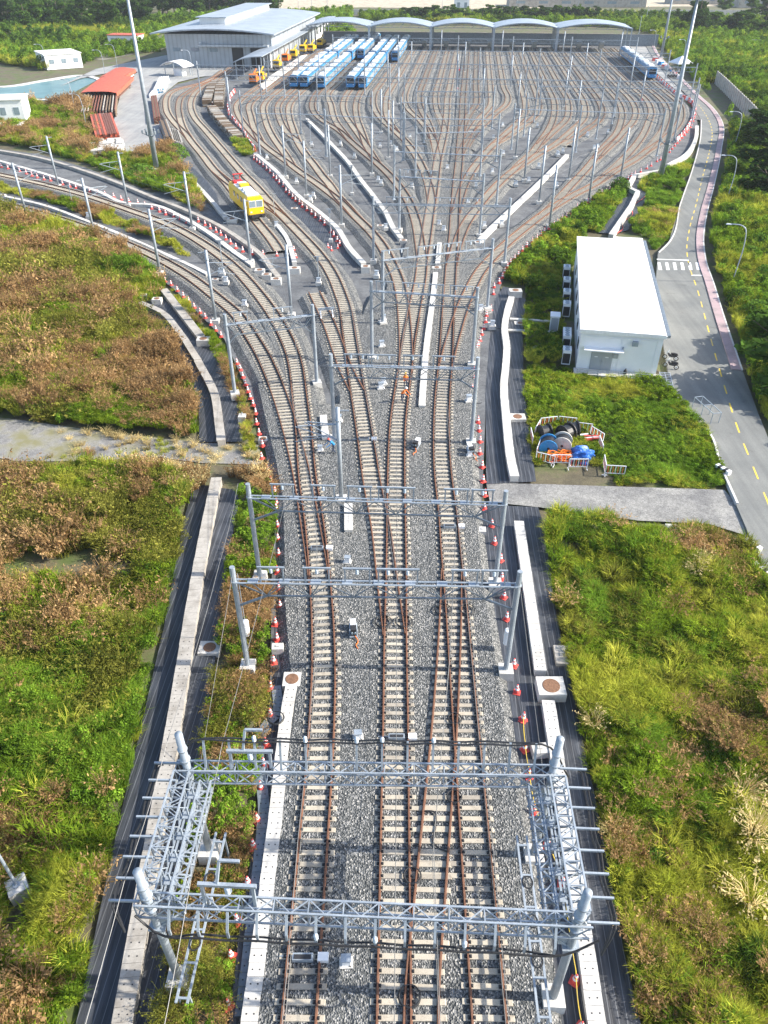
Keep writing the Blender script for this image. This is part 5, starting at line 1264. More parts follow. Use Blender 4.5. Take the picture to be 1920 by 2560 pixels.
proto('t6_brush', join(blades(60, .40, .5, 1.1, .025, .8, 7, .7), leaves(50, .45, .9, .07, 8)))
proto('t7_straw', blades(60, .22, .9, 1.6, .03, .7, 9, .8))
def instancer():
    ng = bpy.data.node_groups.new('tuft_scatter', 'GeometryNodeTree')
    ng.interface.new_socket('Geometry', in_out='INPUT', socket_type='NodeSocketGeometry'); ng.interface.new_socket('Geometry', in_out='OUTPUT', socket_type='NodeSocketGeometry')
    gi, go = ng.nodes.new('NodeGroupInput'), ng.nodes.new('NodeGroupOutput')
    ip = ng.nodes.new('GeometryNodeInstanceOnPoints'); ci = ng.nodes.new('GeometryNodeCollectionInfo')
    ci.inputs['Collection'].default_value = TUFTS; ci.inputs['Separate Children'].default_value = True; ci.inputs['Reset Children'].default_value = True
    ip.inputs['Pick Instance'].default_value = True
    def attr(n, ty):
        a = ng.nodes.new('GeometryNodeInputNamedAttribute'); a.data_type = ty; a.inputs['Name'].default_value = n; return a.outputs[0]
    L = ng.links
    L.new(gi.outputs[0], ip.inputs['Points']); L.new(ci.outputs[0], ip.inputs['Instance'])
    L.new(attr('idx', 'INT'), ip.inputs['Instance Index']); L.new(attr('rot', 'FLOAT_VECTOR'), ip.inputs['Rotation']); L.new(attr('scl', 'FLOAT_VECTOR'), ip.inputs['Scale'])
    L.new(ip.outputs[0], go.inputs[0]); return ng
NG = instancer()
PAL = dict(green=((.13,.215,.018), (.25,.34,.03)), lush=((.125,.225,.022), (.23,.36,.04)), yellow=((.30,.34,.035), (.46,.46,.07)), olive=((.17,.18,.03), (.30,.29,.06)),
           brown=((.29,.18,.08), (.45,.30,.145)), straw=((.52,.42,.20), (.66,.54,.28)), dark=((.05,.10,.014), (.10,.17,.024)))
def field(name, label, polys, mix, dens, size, seed, z=-.95, y0=35.0, fall=1.15, patch=7.0, hvar=(.55, 1.5), avoid=(), spread=.085, relief=1.15):
    """mix: list of (palette, tuft kinds, weight bias)"""
    xs, ys = [], []
    for s in polys:
        P = [(p.x, p.y) for p in pw(s, z)] if isinstance(s, str) else s
        x0, x1, ya, yb = min(p[0] for p in P), max(p[0] for p in P), min(p[1] for p in P), max(p[1] for p in P)
        # sample so that density falls with distance: uniform in y**(1-fall)
        n = int(dens * (x1-x0) * (yb-ya)); x = rng.uniform(x0, x1, n); y = rng.uniform(ya, yb, n)
        keep = rng.uniform(0, 1, n) < np.minimum(1, (y0/np.maximum(y, 1))**fall)
        # nothing outside a generous view
        dpt = y*_cp + CAM_H*_sp; keep &= np.abs(x/dpt) < .75
        x, y = x[keep], y[keep]; k = inside(P, x, y); xs.append(x[k]); ys.append(y[k])
    x, y = np.concatenate(xs), np.concatenate(ys); n = len(x)
    for cx, cy, r in avoid:
        k = (x-cx)**2 + (y-cy)**2 > r*r; x, y = x[k], y[k]
    if name == 'tall_weeds' and 'verge right' in label:
        for p in PWALL: k = ~((x-p.x < 1.2) & (x-p.x > -5.5) & (y-p.y < 1.5) & (y-p.y > -9)); x, y = x[k], y[k]
    n = len(x)
    sc_ = np.array([fbm(x, y, patch*(1+.25*i), seed+31*i) + m_[2] + rng.normal(0, spread, n) for i, m_ in enumerate(mix)]); pick = np.argmax(sc_, 0)
    col = np.zeros((n, 4)); col[:, 3] = 1; idx = np.zeros(n, np.int32)
    tone = fbm(x, y, 2.2, seed+5)[:, None]*1.4 - .2 + rng.normal(0, .16, (n, 1))
    for i, (pal, kinds, _) in enumerate(mix):
        k = pick == i; a, b = np.array(PAL[pal][0]), np.array(PAL[pal][1]); col[k, :3] = (a + (b-a)*np.clip(tone[k], -.25, 1.3)); idx[k] = rng.choice(kinds, k.sum())
    col[:, :3] *= rng.normal(1, .20, (n, 1)); col = np.clip(col, .004, 1)
    hf = hvar[0] + (hvar[1]-hvar[0])*np.clip(fbm(x, y, 3.2, seed+77)*1.9-.45, 0, 1)
    s = size * np.maximum(1, (y/y0)**(fall*.48)) * rng.uniform(.75, 1.25, n)
    me = bpy.data.meshes.new(name); me.vertices.add(n); me.vertices.foreach_set('co', np.stack([x, y, z + relief*np.clip(fbm(x, y, 3.0, seed+55)*2.8-1.0, 0, 1)], 1).astype(np.float32).ravel())
    def put(nm, ty, key, arr): me.attributes.new(nm, ty, 'POINT').data.foreach_set(key, arr.ravel())
    put('idx', 'INT', 'value', idx); put('tint', 'FLOAT_COLOR', 'color', col.astype(np.float32))
    put('rot', 'FLOAT_VECTOR', 'vector', np.stack([rng.normal(0, .13, n), rng.normal(0, .13, n), rng.uniform(0, 6.283, n)], 1).astype(np.float32))
    put('scl', 'FLOAT_VECTOR', 'vector', np.stack([s, s, s*hf], 1).astype(np.float32))
    o = link(name, me); md = o.modifiers.new('scatter', 'NODES'); md.node_group = NG
    o['kind'] = 'stuff'; o['label'] = label
    return n
cnt = []
BARE = ((-18.2, 18.3, 1.1), (-17.8, 17.2, .8), (-23.5, 43.5, 2.3), (-27.5, 43.0, 2.2), (-20, 43.0, 1.6), (-31, 44.5, 1.4))
LEFTMIX = [('green', (0,1,2), .05), ('yellow', (0,1), .02), ('brown', (4,5,6), .0), ('olive', (0,5,6), .01), ('lush', (0,2), .03)]
cnt.append(field('tall_weeds', 'brown and green tall weeds filling the field at the lower left', ['S -160 1178; 42 1185; 253 1180; 400 1195; 465 1200; 470 1240; 452 1308; 405 1562; 340 1840; 271 2141; 183 2560; 60 2960; -800 2960'],
    [('green', (0,1,2), .04), ('yellow', (0,1), .07), ('brown', (4,5,6), .015), ('olive', (0,1,5), .02), ('lush', (0,2), .01), ('dark', (2,1), -.03)], 11, .82, 3, y0=26, avoid=BARE))
cnt.append(field('tall_weeds', 'rusty brown and green weeds in the left field below the curved tracks', ['S -260 540; -40 528; V 0 352; 250 412; 500 478; 660 572; 780 650; 940 755; 960 800; 930 880; 830 900; 800 930; 990 1110; S 462 940; 488 1010; 490 1096; 380 1085; 274 1078; 126 1057; 0 1040; -200 1036'], LEFTMIX, 9, .95, 13, y0=60, hvar=(.6, 2.0), avoid=((-36.5, 59.5, 3),)))
cnt.append(field('straw_grass', 'tall straw coloured grass along the left gravel path', ['K -60 640; 100 660; 300 670; 600 650; 900 650; 1200 690; 1560 690; 1600 740; 1330 690; 1250 700; 1110 800; 900 830; 500 760; 250 740; 60 730; -60 720'], [('straw', (7,4), .10), ('brown', (4,5), .0), ('yellow', (0,), -.02)], 9, .85, 17, y0=45, hvar=(.7, 1.3), relief=.2))
cnt.append(field('sparse_straw', 'sparse dry grass growing through the left gravel path', ['K 330 400; 700 445; 1200 500; 1540 510; 1560 615; 1200 605; 900 570; 560 590; 250 590; 400 500'], [('straw', (7,4), .10), ('brown', (4,), .02), ('yellow', (0,), .04)], 1.5, .55, 19, y0=45, hvar=(.4, 1.0), relief=0))
cnt.append(field('verge_grass', 'green grass strip between the geotextile and the lower left cones', ['S 430 738; 470 772; 505 812; 560 872; 592 950; 628 1060; 640 1150; 618 1150; 612 1104; 606 1040; 566 952; 515 845; 480 800'], [('green', (0,1), .05), ('yellow', (0,1,5), .0), ('brown', (5,6), -.12)], 12, .5, 23, y0=60))
cnt.append(field('planted_strip', 'leafy plants and brown brush on the strip left of the tracks', ['S 600 1245; 688 1215; 692 1300; 682 1420; 668 1747; 648 1948; 588 2343; 570 2560; 525 2960; 300 2960; 402 2560; 436 2343; 524 1799; 552 1600; 577 1394'], [('lush', (2,3), .10), ('green', (2,3,0), .05), ('brown', (6,5), .01), ('olive', (6,2), -.02)], 16, .62, 33, y0=30, patch=3.2, hvar=(.5, 1.5), avoid=((-11.4, 33.8, 1.3), (-9.38, 14.48, .8), (-9.1, 20.55, 1.1), (-8.9, 33, .8), (-9.2, 41.8, .8))))
cnt.append(field('tall_weeds', 'green and brown weeds between the pond and the upper left curve', ['S -160 355; -40 352; 97 374; 211 406; 295 442; 370 472; 440 500; 508 532; 500 500; 470 445; 432 402; 425 380; 380 392; 330 398; 250 392; 240 330; 226 262; 150 272; 60 268; -160 275'], [('lush', (0,1,2), .06), ('green', (0,1,2), .06), ('yellow', (0,1), .0), ('brown', (4,6), -.045)], 4.5, 1.2, 43, y0=120, patch=12, hvar=(.5, 1.7)))
cnt.append(field('verge_grass', 'narrow grass strip between the two left curved tracks', ['V -80 185; 60 215; 160 228; 300 258; 500 328; 560 343; 750 418; 900 488; 1000 538; 1130 632; 1080 622; 900 530; 700 455; 520 395; 300 310; 160 275; -80 225'], [('green', (0,1), 0), ('yellow', (0,1), .06), ('brown', (5,), -.1)], 8, .7, 53, y0=110))
cnt.append(field('verge_grass', 'bright grass patch at the end of the sleeper stack', ['A 690 625; 790 615; 880 640; 885 700; 850 745; 800 740; 760 720'], [('lush', (0,1), .05), ('yellow', (0,1), 0)], 4, .9, 57, y0=150))
RIGHTMIX = [('green', (0,1,2), .06), ('yellow', (0,1), .10), ('olive', (0,1), .03), ('lush', (0,1), .03), ('brown', (6,5), -.19), ('dark', (2,1,0), -.03), ('straw', (7,), -.30)]
cnt.append(field('tall_weeds', 'yellow-green tall grass field at the lower right', ['S 1372 1312; 1420 1306; 1595 1328; 1771 1336; 1862 1366; 1912 1465; 2060 1620; 2700 2960; 1735 2960; 1608 2560; 1563 2368; 1534 2195; 1494 1997; 1442 1750; 1396 1530; 1368 1330'], RIGHTMIX, 12, .82, 63, y0=26, patch=5.0, avoid=((14.9, 45.5, .9),)))
cnt.append(field('tall_weeds', 'bright green weeds in front of the white house', ['L 225 850; 430 852; 520 905; 1020 930; 1078 995; 1188 1125; 1295 1255; 1355 1400; 1400 1530; 1380 1562; 800 1545; 290 1545; 286 1500; 232 1100'], [('lush', (0,1,2), .06), ('green', (0,2,3), .05), ('yellow', (0,1), .02), ('dark', (2,), -.08)], 10, .8, 73, y0=50, patch=4, hvar=(.3, 1.0), relief=.5, avoid=((16.3, 55.6, 3.0), (18.4, 55.8, 2.3))))
cnt.append(field('tall_weeds', 'green bank of leafy weeds between the cones and the house', ['I 100 1205; 140 1110; 250 1015; 330 935; 450 855; 560 775; 660 712; 740 662; 812 645; 805 690; 660 905; 575 930; L 572 60; 540 260; 480 270; 460 470; 440 560; 425 860; 232 855; 215 650; 235 450; 215 375; 100 350'], [('lush', (2,3,0), .08), ('green', (0,2), .04), ('yellow', (0,1), -.02), ('dark', (2,3), -.04)], 8, .85, 83, y0=80, patch=5, hvar=(.4, 1.6)))
cnt.append(field('tall_weeds', 'bright grass triangle between the zigzag trough and the road', ['I 1205 480; 1050 565; 930 605; 900 650; 950 675; 930 770; 830 895; 960 935; 985 1010; 1055 965; 1118 740; 1185 530'], [('lush', (0,1,2), .08), ('yellow', (0,1), .04), ('brown', (6,), -.10)], 6, .9, 93, y0=100, patch=8))
cnt.append(field('tall_weeds', 'bright green rank weeds on the verge right of the road', ['S 1640 98; 1665 128; 1722 188; 1770 235; 1808 275; 1828 318; 1825 377; 1806 470; 1790 537; 1782 601; 1790 660; 1808 708; 1834 792; 1866 880; 1870 927; 1908 1032; 1975 1130; 2500 1280; 2700 420; 2200 95'], [('lush', (0,2,3), .08), ('green', (0,2,3), .05), ('yellow', (0,1), .03), ('dark', (2,3), -.07)], 4.5, 1.25, 103, y0=90, patch=9, hvar=(.5, 1.9)))
cnt.append(field('far_undergrowth', 'green undergrowth below the wood and along the far lanes', ['S -60 150; 110 178; 190 168; 240 150; 410 128; 415 110; 240 125; 180 118; -60 128', 'S -60 60; 700 40; 880 30; 880 60; 700 55; 410 85; 300 110; -60 122', 'S 900 55; 1560 70; 1650 95; 1720 120; 2100 110; 2100 60; 1500 40; 900 40', 'S 800 85; 880 78; 890 95; 850 98'], [('lush', (2,3), .05), ('green', (2,3), .05), ('yellow', (0,1), -.02), ('dark', (3,), .0)], .35, 3.2, 113, y0=400, patch=30, fall=1.0))
cnt.append(field('scattered_brush', 'scattered taller brown and green brush standing above the left weeds', ['S -160 1200; 253 1200; 460 1235; 440 1330; 395 1562; 330 1840; 260 2141; 170 2560; 140 2690; -420 2690', 'S -200 560; 126 575; 250 640; 290 730; 330 800; 400 880; 440 980; 440 1060; 274 1060; -200 1025'], [('brown', (6,4,5), .01), ('green', (0,1), .02), ('olive', (6,0), .02), ('yellow', (0,), .0)], .7, 1.55, 141, y0=40, patch=5, hvar=(.7, 1.35), relief=.6, avoid=BARE))
cnt.append(field('scattered_brush', 'scattered taller clumps standing above the right grass', ['S 1385 1330; 1771 1350; 1862 1380; 1912 1480; 2060 1650; 2500 2690; 1680 2690; 1640 2560; 1570 2197; 1530 1997; 1440 1600'], [('green', (0,1), .04), ('yellow', (0,1), .06), ('brown', (6,5), -.09), ('olive', (0,1), .0), ('straw', (7,), -.23)], .5, 1.3, 151, y0=35, patch=4, hvar=(.6, 1.25), relief=.5))
cnt.append(field('scattered_brush', 'scattered leafy clumps on the verge right of the road and the green bank', ['S 1840 330; 1835 400; 1810 540; 1805 650; 1850 792; 1885 900; 1940 1032; 2300 1180; 2500 420; 2000 200', 'I 140 1140; 330 960; 560 790; 780 660; 650 900; 560 960; L 500 100; 420 400; 250 430; 150 340'], [('lush', (2,3), .05), ('green', (3,2), .04), ('yellow', (0,), .0)], .35, 1.7, 161, y0=70, patch=6, hvar=(.6, 1.3), relief=.6))
print('tufts', cnt)

# trees
def leafmat(name, c):
    m = mat_foliage(name, False); t = m.node_tree
    a = [n for n in t.nodes if n.type == 'ATTRIBUTE'][0]; h = [n for n in t.nodes if n.type == 'HUE_SAT'][0]
    for l in list(t.links):
        if l.from_node == a: t.links.remove(l)
    h.inputs['Color'].default_value = (*c, 1); return m
LM = {'dark': leafmat('dark_leaf', (.04,.08,.018)), 'mid': leafmat('mid_leaf', (.07,.135,.022)), 'light': leafmat('light_leaf', (.13,.23,.035)), 'palm': leafmat('palm_leaf', (.045,.085,.02))}
def crown_mesh(seed, w, h, n, leaf, lobes):
    r = np.random.default_rng(seed); V, Fc = [], []
    L = [(r.normal(0, .36, 2)*w, r.uniform(-.12, .95)) for _ in range(lobes)]
    for c2, cz in L:
        rad = w*r.uniform(.32, .55)*(1.15-.5*cz)
        for k in range(n//lobes):
            d = r.normal(size=3); d /= np.linalg.norm(d); q = r.uniform(.3, 1)**.45
            c = np.array((c2[0]*(1.1-.5*cz) + d[0]*rad*q, c2[1]*(1.1-.5*cz) + d[1]*rad*q, h*(.30+.62*cz) + d[2]*rad*q*.75))
            nn = d + r.normal(size=3)*.7; nn /= np.linalg.norm(nn); a = np.cross(nn, r.normal(size=3)); a /= np.linalg.norm(a); b = np.cross(nn, a); s = leaf*r.uniform(.5, 1.4); i = len(V)
            V += [tuple(c-a*s*.6), tuple(c+b*s*.35), tuple(c+a*s*.6), tuple(c-b*s*.35)]; Fc.append((i, i+1, i+2, i+3))
    me = bpy.data.meshes.new('crown'); me.from_pydata(V, [], Fc); return me
def trunk_mesh(seed, h):
    r = random.Random(seed); m = MB(); m.tube([(0, 0, 0), (.1, 0, h*.3), (r.uniform(-.3, .3), .1, h*.6), (r.uniform(-.4, .4), 0, h*.85)], [.22, .17, .11, .05], 7)
    for k in range(5):
        a = r.uniform(0, 6.28); z = h*r.uniform(.3, .6); m.tube([(0, 0, z), (math.cos(a)*h*.1, math.sin(a)*h*.1, z+h*.12), (math.cos(a)*h*.18, math.sin(a)*h*.18, z+h*.25)], [.09, .06, .03], 5)
    return m.mesh('trunk', MT['bark'])
CR = []
for k in range(6):
    CR.append((crown_mesh(200+k, 3.4 if k < 3 else 2.6, 12, 1900, .66, 13), trunk_mesh(k, 12)))
def palm_mesh():
    V = MB(); r = random.Random(4)
    for k in range(14):
        a = k*.449*1.02 + r.uniform(-.2, .2); e = r.uniform(.2, 1.1); P = []
        for q in range(6):
            t = q/5; P.append(Vector((math.cos(a)*t*3.0*math.cos(e*.5), math.sin(a)*t*3.0*math.cos(e*.5), 5.2 + 1.9*math.sin(e)*t - 2.2*t*t)))
        V.sweep(P, [(-.45, -.1), (0, .08), (.45, -.1), (0, .04)], closed=True, widths=[.3, .9, 1, .9, .6, .1])
    return V.mesh('crown', LM['palm'])
m = MB(); m.tube([(0, 0, 0), (.1, 0, 2.5), (0, .1, 5.3)], [.2, .16, .14], 7); PALM = (palm_mesh(), m.mesh('trunk', MT['bark']))
TREEME = {}
def tree(p, h, w, kind, label, group, k=None):
    k = random.randrange(6) if k is None else k
    t = thing('palm_tree' if kind == 'palm' else 'tree', label, 'tree', p, random.uniform(0, 6.28), group)
    if kind == 'palm': a, b = PALM; t.scale = (w, w, h/6.0)
    else:
        key = (k, kind)
        if key not in TREEME:
            me = CR[k][0].copy(); me.materials.clear(); me.materials.append(LM[kind]); TREEME[key] = me
        a, b = TREEME[key], CR[k][1]; t.scale = (w, w, h/12.0)
    link('crown', a, t); link('trunk', b, t)
rt = random.Random(21)
for i in range(104):
    rowk = i % 4; x = -30 + 730*((i//4 + rt.uniform(0, .9))/26); y = (72, 52, 34, 14)[rowk] + rt.uniform(-5, 5)
    if x > 380: y = min(y, 38 + rt.uniform(-4, 4))
    if x > 300 and x < 400: y -= 10
    p = W(x, y, -.9)
    tree(p, rt.uniform(11, 17), rt.uniform(1.5, 2.1), rt.choice(('dark', 'mid', 'mid', 'dark')), ('tall leafy tree in the front row of the wood behind the pond', 'tall leafy tree in the second row of the wood', 'tall leafy tree deeper in the wood, third row', 'tall leafy tree at the back of the wood on the skyline')[rowk], ('front row of the wood', 'second row of the wood', 'third row of the wood', 'back row of the wood')[rowk])
for i in range(16):
    p = W(-20 + i*13 + rt.uniform(-4, 4), 118 + rt.uniform(-16, 8), -.9); tree(p, rt.uniform(6, 9), rt.uniform(.6, .85), 'light', 'young light green tree below the wood left of the service building', 'young trees below the wood')
for i in range(34):
    x = 1020 + i*14 + rt.uniform(-5, 5); p = W(x, 50 + (x-1020)*.012 + rt.uniform(-5, 4), -.9)
    if i % 3 == 1: tree(p, rt.uniform(6, 8), rt.uniform(1, 1.5), 'palm', 'small palm in the tree line behind the arched sheds', 'palms behind the arched sheds')
    else: tree(p, rt.uniform(5, 9), rt.uniform(1.3, 2.0), rt.choice(('dark', 'mid')), 'bushy tree in the line behind the arched sheds', 'bushy trees behind the arched sheds')
for s, h, w, kd, lb in (('Y 1350 150', 17, 2.1, 'dark', 'big dark tree standing at the top right near the pale wall'), ('Y 1330 130', 12, 1.7, 'dark', 'dark tree just left behind the big dark tree'), ('Y 1460 60', 14, 2.0, 'mid', 'broad mid green tree at the top right behind the big dark tree'), ('Y 1420 130', 9, 1.9, 'mid', 'low bushy tree right of the big dark tree'), ('Y 1500 150', 12, 2.0, 'dark', 'dark bushy tree above the right pale wall'),
    ('Y 1560 160', 11, 1.9, 'mid', 'bushy tree above the right pale wall, second from the edge'), ('Y 1630 170', 12, 2.0, 'dark', 'dark bushy tree at the right picture edge above the wall'), ('Y 1260 105', 8, 1.4, 'mid', 'bushy tree left of the big dark tree near the road bend'), ('Y 1210 100', 6, 1.3, 'mid', 'small bushy tree near the far road bend'),
    ('Y 1580 80', 12, 2.0, 'mid', 'mid green tree near the pale roofed factory'), ('Y 1640 90', 13, 2.0, 'dark', 'dark tree at the top right corner below the factory'), ('I 1600 420', 9, 1.8, 'dark', 'dark bushy tree below the end of the panel wall'), ('I 1640 520', 9, 1.8, 'dark', 'dark bushy tree at the right edge below the panel wall'), ('I 1690 620', 9, 2.0, 'dark', 'dark bushy tree at the right edge above the nearest street lamps'), ('I 1570 380', 6, 1.3, 'mid', 'mid green bush tree at the foot of the panel wall'), ('I 1655 700', 7, 1.6, 'dark', 'lowest dark bushy tree at the right edge of the verge'),
    ('L 1690 780', 7, 1.5, 'mid', 'leafy tree at the right edge beside the yellow dashed road'), ('L 1760 1000', 8, 1.6, 'mid', 'leafy tree outside the right edge shading the road')):
    tree(pw(s, -.9)[0], h, w, kd, lb, None)
# bushes that stand out in the fields
def bush(s, r, kind, lab, h=1.0):
    p = pw(s, -.95)[0]; key = ('bush', kind)
    if key not in TREEME:
        V, Fc = leaves(700, 1.0, 1.1, .17, 77); me = bpy.data.meshes.new('crown'); me.from_pydata(V, [], Fc); me.materials.append(LM[kind]); m = MB()
        for k in range(7): a = k*.9; m.tube([(0, 0, 0), (.3*math.cos(a), .3*math.sin(a), .5), (.6*math.cos(a), .6*math.sin(a), .8)], [.03, .02, .01], 5)
        TREEME[key] = (me, m.mesh('stems', MT['bark']))
    t = thing('bush', lab, 'bush', p, random.uniform(0, 6), 'bushes standing out of the weeds'); t.scale = (r, r, r*h); link('crown', TREEME[key][0], t); link('stems', TREEME[key][1], t)
bush('S 1632 2150', .7, 'light', 'pale green sapling bush in the lower right field beside the platform'); bush('S 1650 2430', .75, 'light', 'yellow-green bush in the lower right corner field'); bush('S 1625 1530', .55, 'light', 'blue-green grass clump bush in the upper lower-right field')
bush('X 762 680', 3.0, 'light', 'bright round bush left of the track by the pipe stacks', .8); bush('V 840 140', 3.2, 'light', 'light green bush under the left floodlight mast', .6); bush('I 775 660', 2.2, 'mid', 'dark leafy bush at the tip of the green bank')
bush('I 1010 760', 1.6, 'mid', 'dark bush between the zigzag trough and the road'); bush('L 130 320', .8, 'light', 'young leafy bush beside the cone row left of the house', 1.6)
for k, s in enumerate(('L 1545 200', 'L 1480 480', 'L 1580 560', 'L 1620 760', 'L 1640 330', 'I 1420 820', 'I 1510 900', 'I 1420 900', 'I 1600 1000')):
    bush(s, 1.6 + .25*(k % 3), ('light', 'mid')[k % 2], 'leafy bush on the right verge, %s of the clumps counted upward' % nth(k))
# ---------------------------------------------------------------- stacks of material on the depot pavement
def rack(s, h, label, cat, mats, along=True, rows=7, layers=5, r=.16, name='pipe_stack', round_=True):
    """s: front-left, front-right, back-left ground pixels; long bars stacked in layers"""
    a, b, c = pw(s, -.7); o = a; e1 = (b-a); e2 = (c-a); t = thing(name, label, cat, o)
    m = MB(); rr = random.Random(len(label))
    for z in range(layers):
        for k in range(rows):
            f = (k + .5)/rows; z_ = h*(z+.5)/layers; mi = rr.randrange(len(mats))
            if along: p, q = e1*f, e1*f + e2
            else: p, q = e2*f, e2*f + e1
            ex = (q-p).normalized()*rr.uniform(-.35, .35); p, q = p+ex+Vector((0, 0, z_)), q+ex+Vector((0, 0, z_))
            if round_: m.tube([p, q], r, 6, mi)
            else: m.bar(p, q, (e1 if along else e2).length/rows*.86, h/layers*.86, mi)
    m.obj('stacked_bars', [MT[k] for k in mats], t)
    m = MB()
    for f in (.15, .85): m.bar(e2*f*1.0 + Vector((0, 0, .06)) if along else e1*f + Vector((0, 0, .06)), (e2*f + e1 if along else e1*f + e2) + Vector((0, 0, .06)), .2, .2)
    m.obj('bearers', MT['brown_wood'], t); return t, e1, e2
def cover(t, e1, e2, h, mat='red_tin'):
    m = MB(); n = 5
    up = Vector((0, 0, 1)); P = []
    for i in range(n+1):
        for j in range(7):
            f, g_ = i/n, j/6; P.append(e1*(f*1.12-.06) + e2*(g_*1.06-.03) + up*(h + .35*(1-((f-.5)*2)**2) + .06*math.sin(i*2.1+j*1.7)))
    Fc = [(i*7+j, (i+1)*7+j, (i+1)*7+j+1, i*7+j+1) for i in range(n) for j in range(6)]; m.add(P, Fc)
    for q in (-.06, 1.06):
        a = [e1*q + e2*(j/6*1.06-.03) + up*(h + .0) for j in range(7)]
        m.add(a + [p - up*.9 for p in a], [(j, j+1, 8+j, 7+j) for j in range(6)])
    m.obj('cover', MT[mat], t, True)
t, a, b = rack('X 445 365; 525 372; 510 325', 1.9, 'red covered stack of pipes, farthest on the depot pavement', 'material stack', ('brown_rust', 'white')); cover(t, a, b, 2.2)
t, a, b = rack('X 368 440; 505 440; 450 372', 2.2, 'red covered stack of rails in the middle of the depot pavement', 'material stack', ('brown_rust', 'brown_wood')); cover(t, a, b, 2.5)
rack('X 352 512; 508 505; 372 440', 1.9, 'open stack of brown timbers and pipes in front of the red covers', 'material stack', ('brown_wood', 'brown_rust', 'concrete'), True, 12, 5, .17)
rack('X 418 622; 522 612; 395 530', 2.0, 'rust red bundle of reinforcing bars left of the floodlight mast', 'material stack', ('brown_rust', 'red_tin', 'brown_rust'), True, 10, 7, .15, round_=False)
rack('X 665 405; 712 400; 690 352', 1.4, 'stack of white and blue pipes right of the depot lane', 'material stack', ('white', 'white', 'skyblue'), True, 6, 4, .2)
rack('X 645 425; 668 420; 665 398', 1.0, 'small stack of white pipes below the blue one', 'material stack', ('white',), True, 4, 3, .2)
rack('X 668 538; 695 532; 655 440', 1.6, 'long dark red stack of pipes beside the curved workshop tracks', 'material stack', ('brown_rust', 'brown_rust', 'brown_wood'), True, 6, 5, .18)
rack('X 715 618; 752 610; 690 545', 1.3, 'stack of dark timbers and rails near the round bright bush', 'material stack', ('brown_wood', 'dark', 'concrete'), True, 6, 4, .17, round_=False)
rack('X 752 630; 792 640; 735 575', 1.2, 'grey stack of concrete beams beside the workshop tracks', 'material stack', ('concrete',), True, 5, 3, .17, round_=False)
for k in range(8):
    x, y = 395 + (k % 4)*37, 650 + (k//4)*28 - (k % 4)*2
    rack('X %d %d; %d %d; %d %d' % (x, y, x+28, y-1, x-4, y-24), 1.3, 'white stack of concrete sleepers in the %s row, %s from the left' % (('rear', 'front')[k//4], nth(k % 4)), 'sleeper stack', ('white_conc',), False, 4, 5, round_=False, name='sleeper_stack')
# long stacks of used sleepers between the workshop tracks and the cone row
def sleeper_run(s, label, layers=6, w=2.5):
    P = curve(pw(s, -.7), .62); t = thing('sleeper_stack', label, 'sleeper stack', P[0], 0, 'long sleeper stacks')
    m = MB(); T = dirs(P); rr = random.Random(3)
    for p, d in zip(P, T):
        for z in range(layers):
            if z == layers-1 and rr.random() < .12: continue
            q = p - P[0] + Vector((d.y, -d.x, 0))*rr.uniform(-.12, .12)
            m.box((q.x, q.y, .14 + z*.3), (w, .42, .26), math.atan2(d.y, d.x) - R(90) + rr.uniform(-.05, .05), rr.randrange(2))
    m.obj('stacked_sleepers', [MT['concrete'], MT['brown_wood']], t)
sleeper_run('A 478 300; 500 220; 525 165; 560 120', 'left long stack of old sleepers by the curving workshop tracks')
sleeper_run('A 580 320; 585 240; 592 180; 600 130', 'right long stack of old sleepers beside the cone row')
sleeper_run('A 520 350; 570 415; 640 500; 745 605', 'nearest long stack of old sleepers ending at the grass patch')

# ---------------------------------------------------------------- trackside boxes, signals, coils
def box_set(s, near, lab, z=-.25):
    p = pw(s, z)[0]; t = thing('trackside_box', lab, 'trackside box', (p.x, p.y, z-.3), random.uniform(-.2, .2), 'white trackside boxes'); t.scale = (.8, .8, .8) if p.y < 60 else (1, 1, 1)
    bx('plinth', 'white_conc', (0, 0, .2), (.8, .65, .5), t); bx('casing', 'white', (0, 0, .72), (.5, .4, .55), t, top=.95); bx('lid', 'galv', (0, 0, 1.02), (.58, .48, .07), t)
    if near:
        m = MB(); m.tube(curve([(.2, -.2, .5), (.5, -.4, .25), (.9, -.5, .22), (1.3, -.3, .2)], .2), .04, 6); m.obj('cable', MT['black_pipe'], t)
spots = ['N 1185 1330', 'N 1245 190', 'M 680 470', 'G 1455 1040', 'G 570 1010', 'G 680 840', 'G 945 620', 'G 930 645', 'G 935 395', 'G 945 240', 'G 1590 275', 'G 1520 180', 'G 1450 720', 'E 430 590', 'E 890 560', 'E 930 610', 'E 1140 370', 'E 1210 232', 'E 1555 215', 'E 350 1000', 'E 655 235', 'E 1350 108', 'E 365 175', 'E 390 205', 'E 960 75', 'E 1430 560', 'E 1280 575', 'J 520 385', 'J 690 382', 'J 772 455', 'J 430 605', 'J 512 715', 'J 530 690', 'J 1100 340', 'J 255 462', 'C 580 830', 'C 640 940', 'C 370 965', 'C 150 745', 'C 760 800', 'C 330 995', 'I 90 440', 'I 160 620', 'I 300 515', 'I 405 630', 'I 410 440', 'I 590 325', 'I 240 600', 'I 650 400', 'B 525 950', 'B 480 900', 'B 1360 850', 'B 1440 740', 'B 640 840', 'B 380 920', 'D 1370 240', 'D 1075 470', 'D 610 880', 'D 1440 960', 'D 640 950', 'V 1450 910', 'V 525 385', 'V 1310 720']
spots = sorted(spots, key=lambda s: pw(s)[0].y)
for i, s in enumerate(spots): box_set(s, i < 14, 'white trackside box on a concrete plinth, %s counting from the near end' % nth(i))
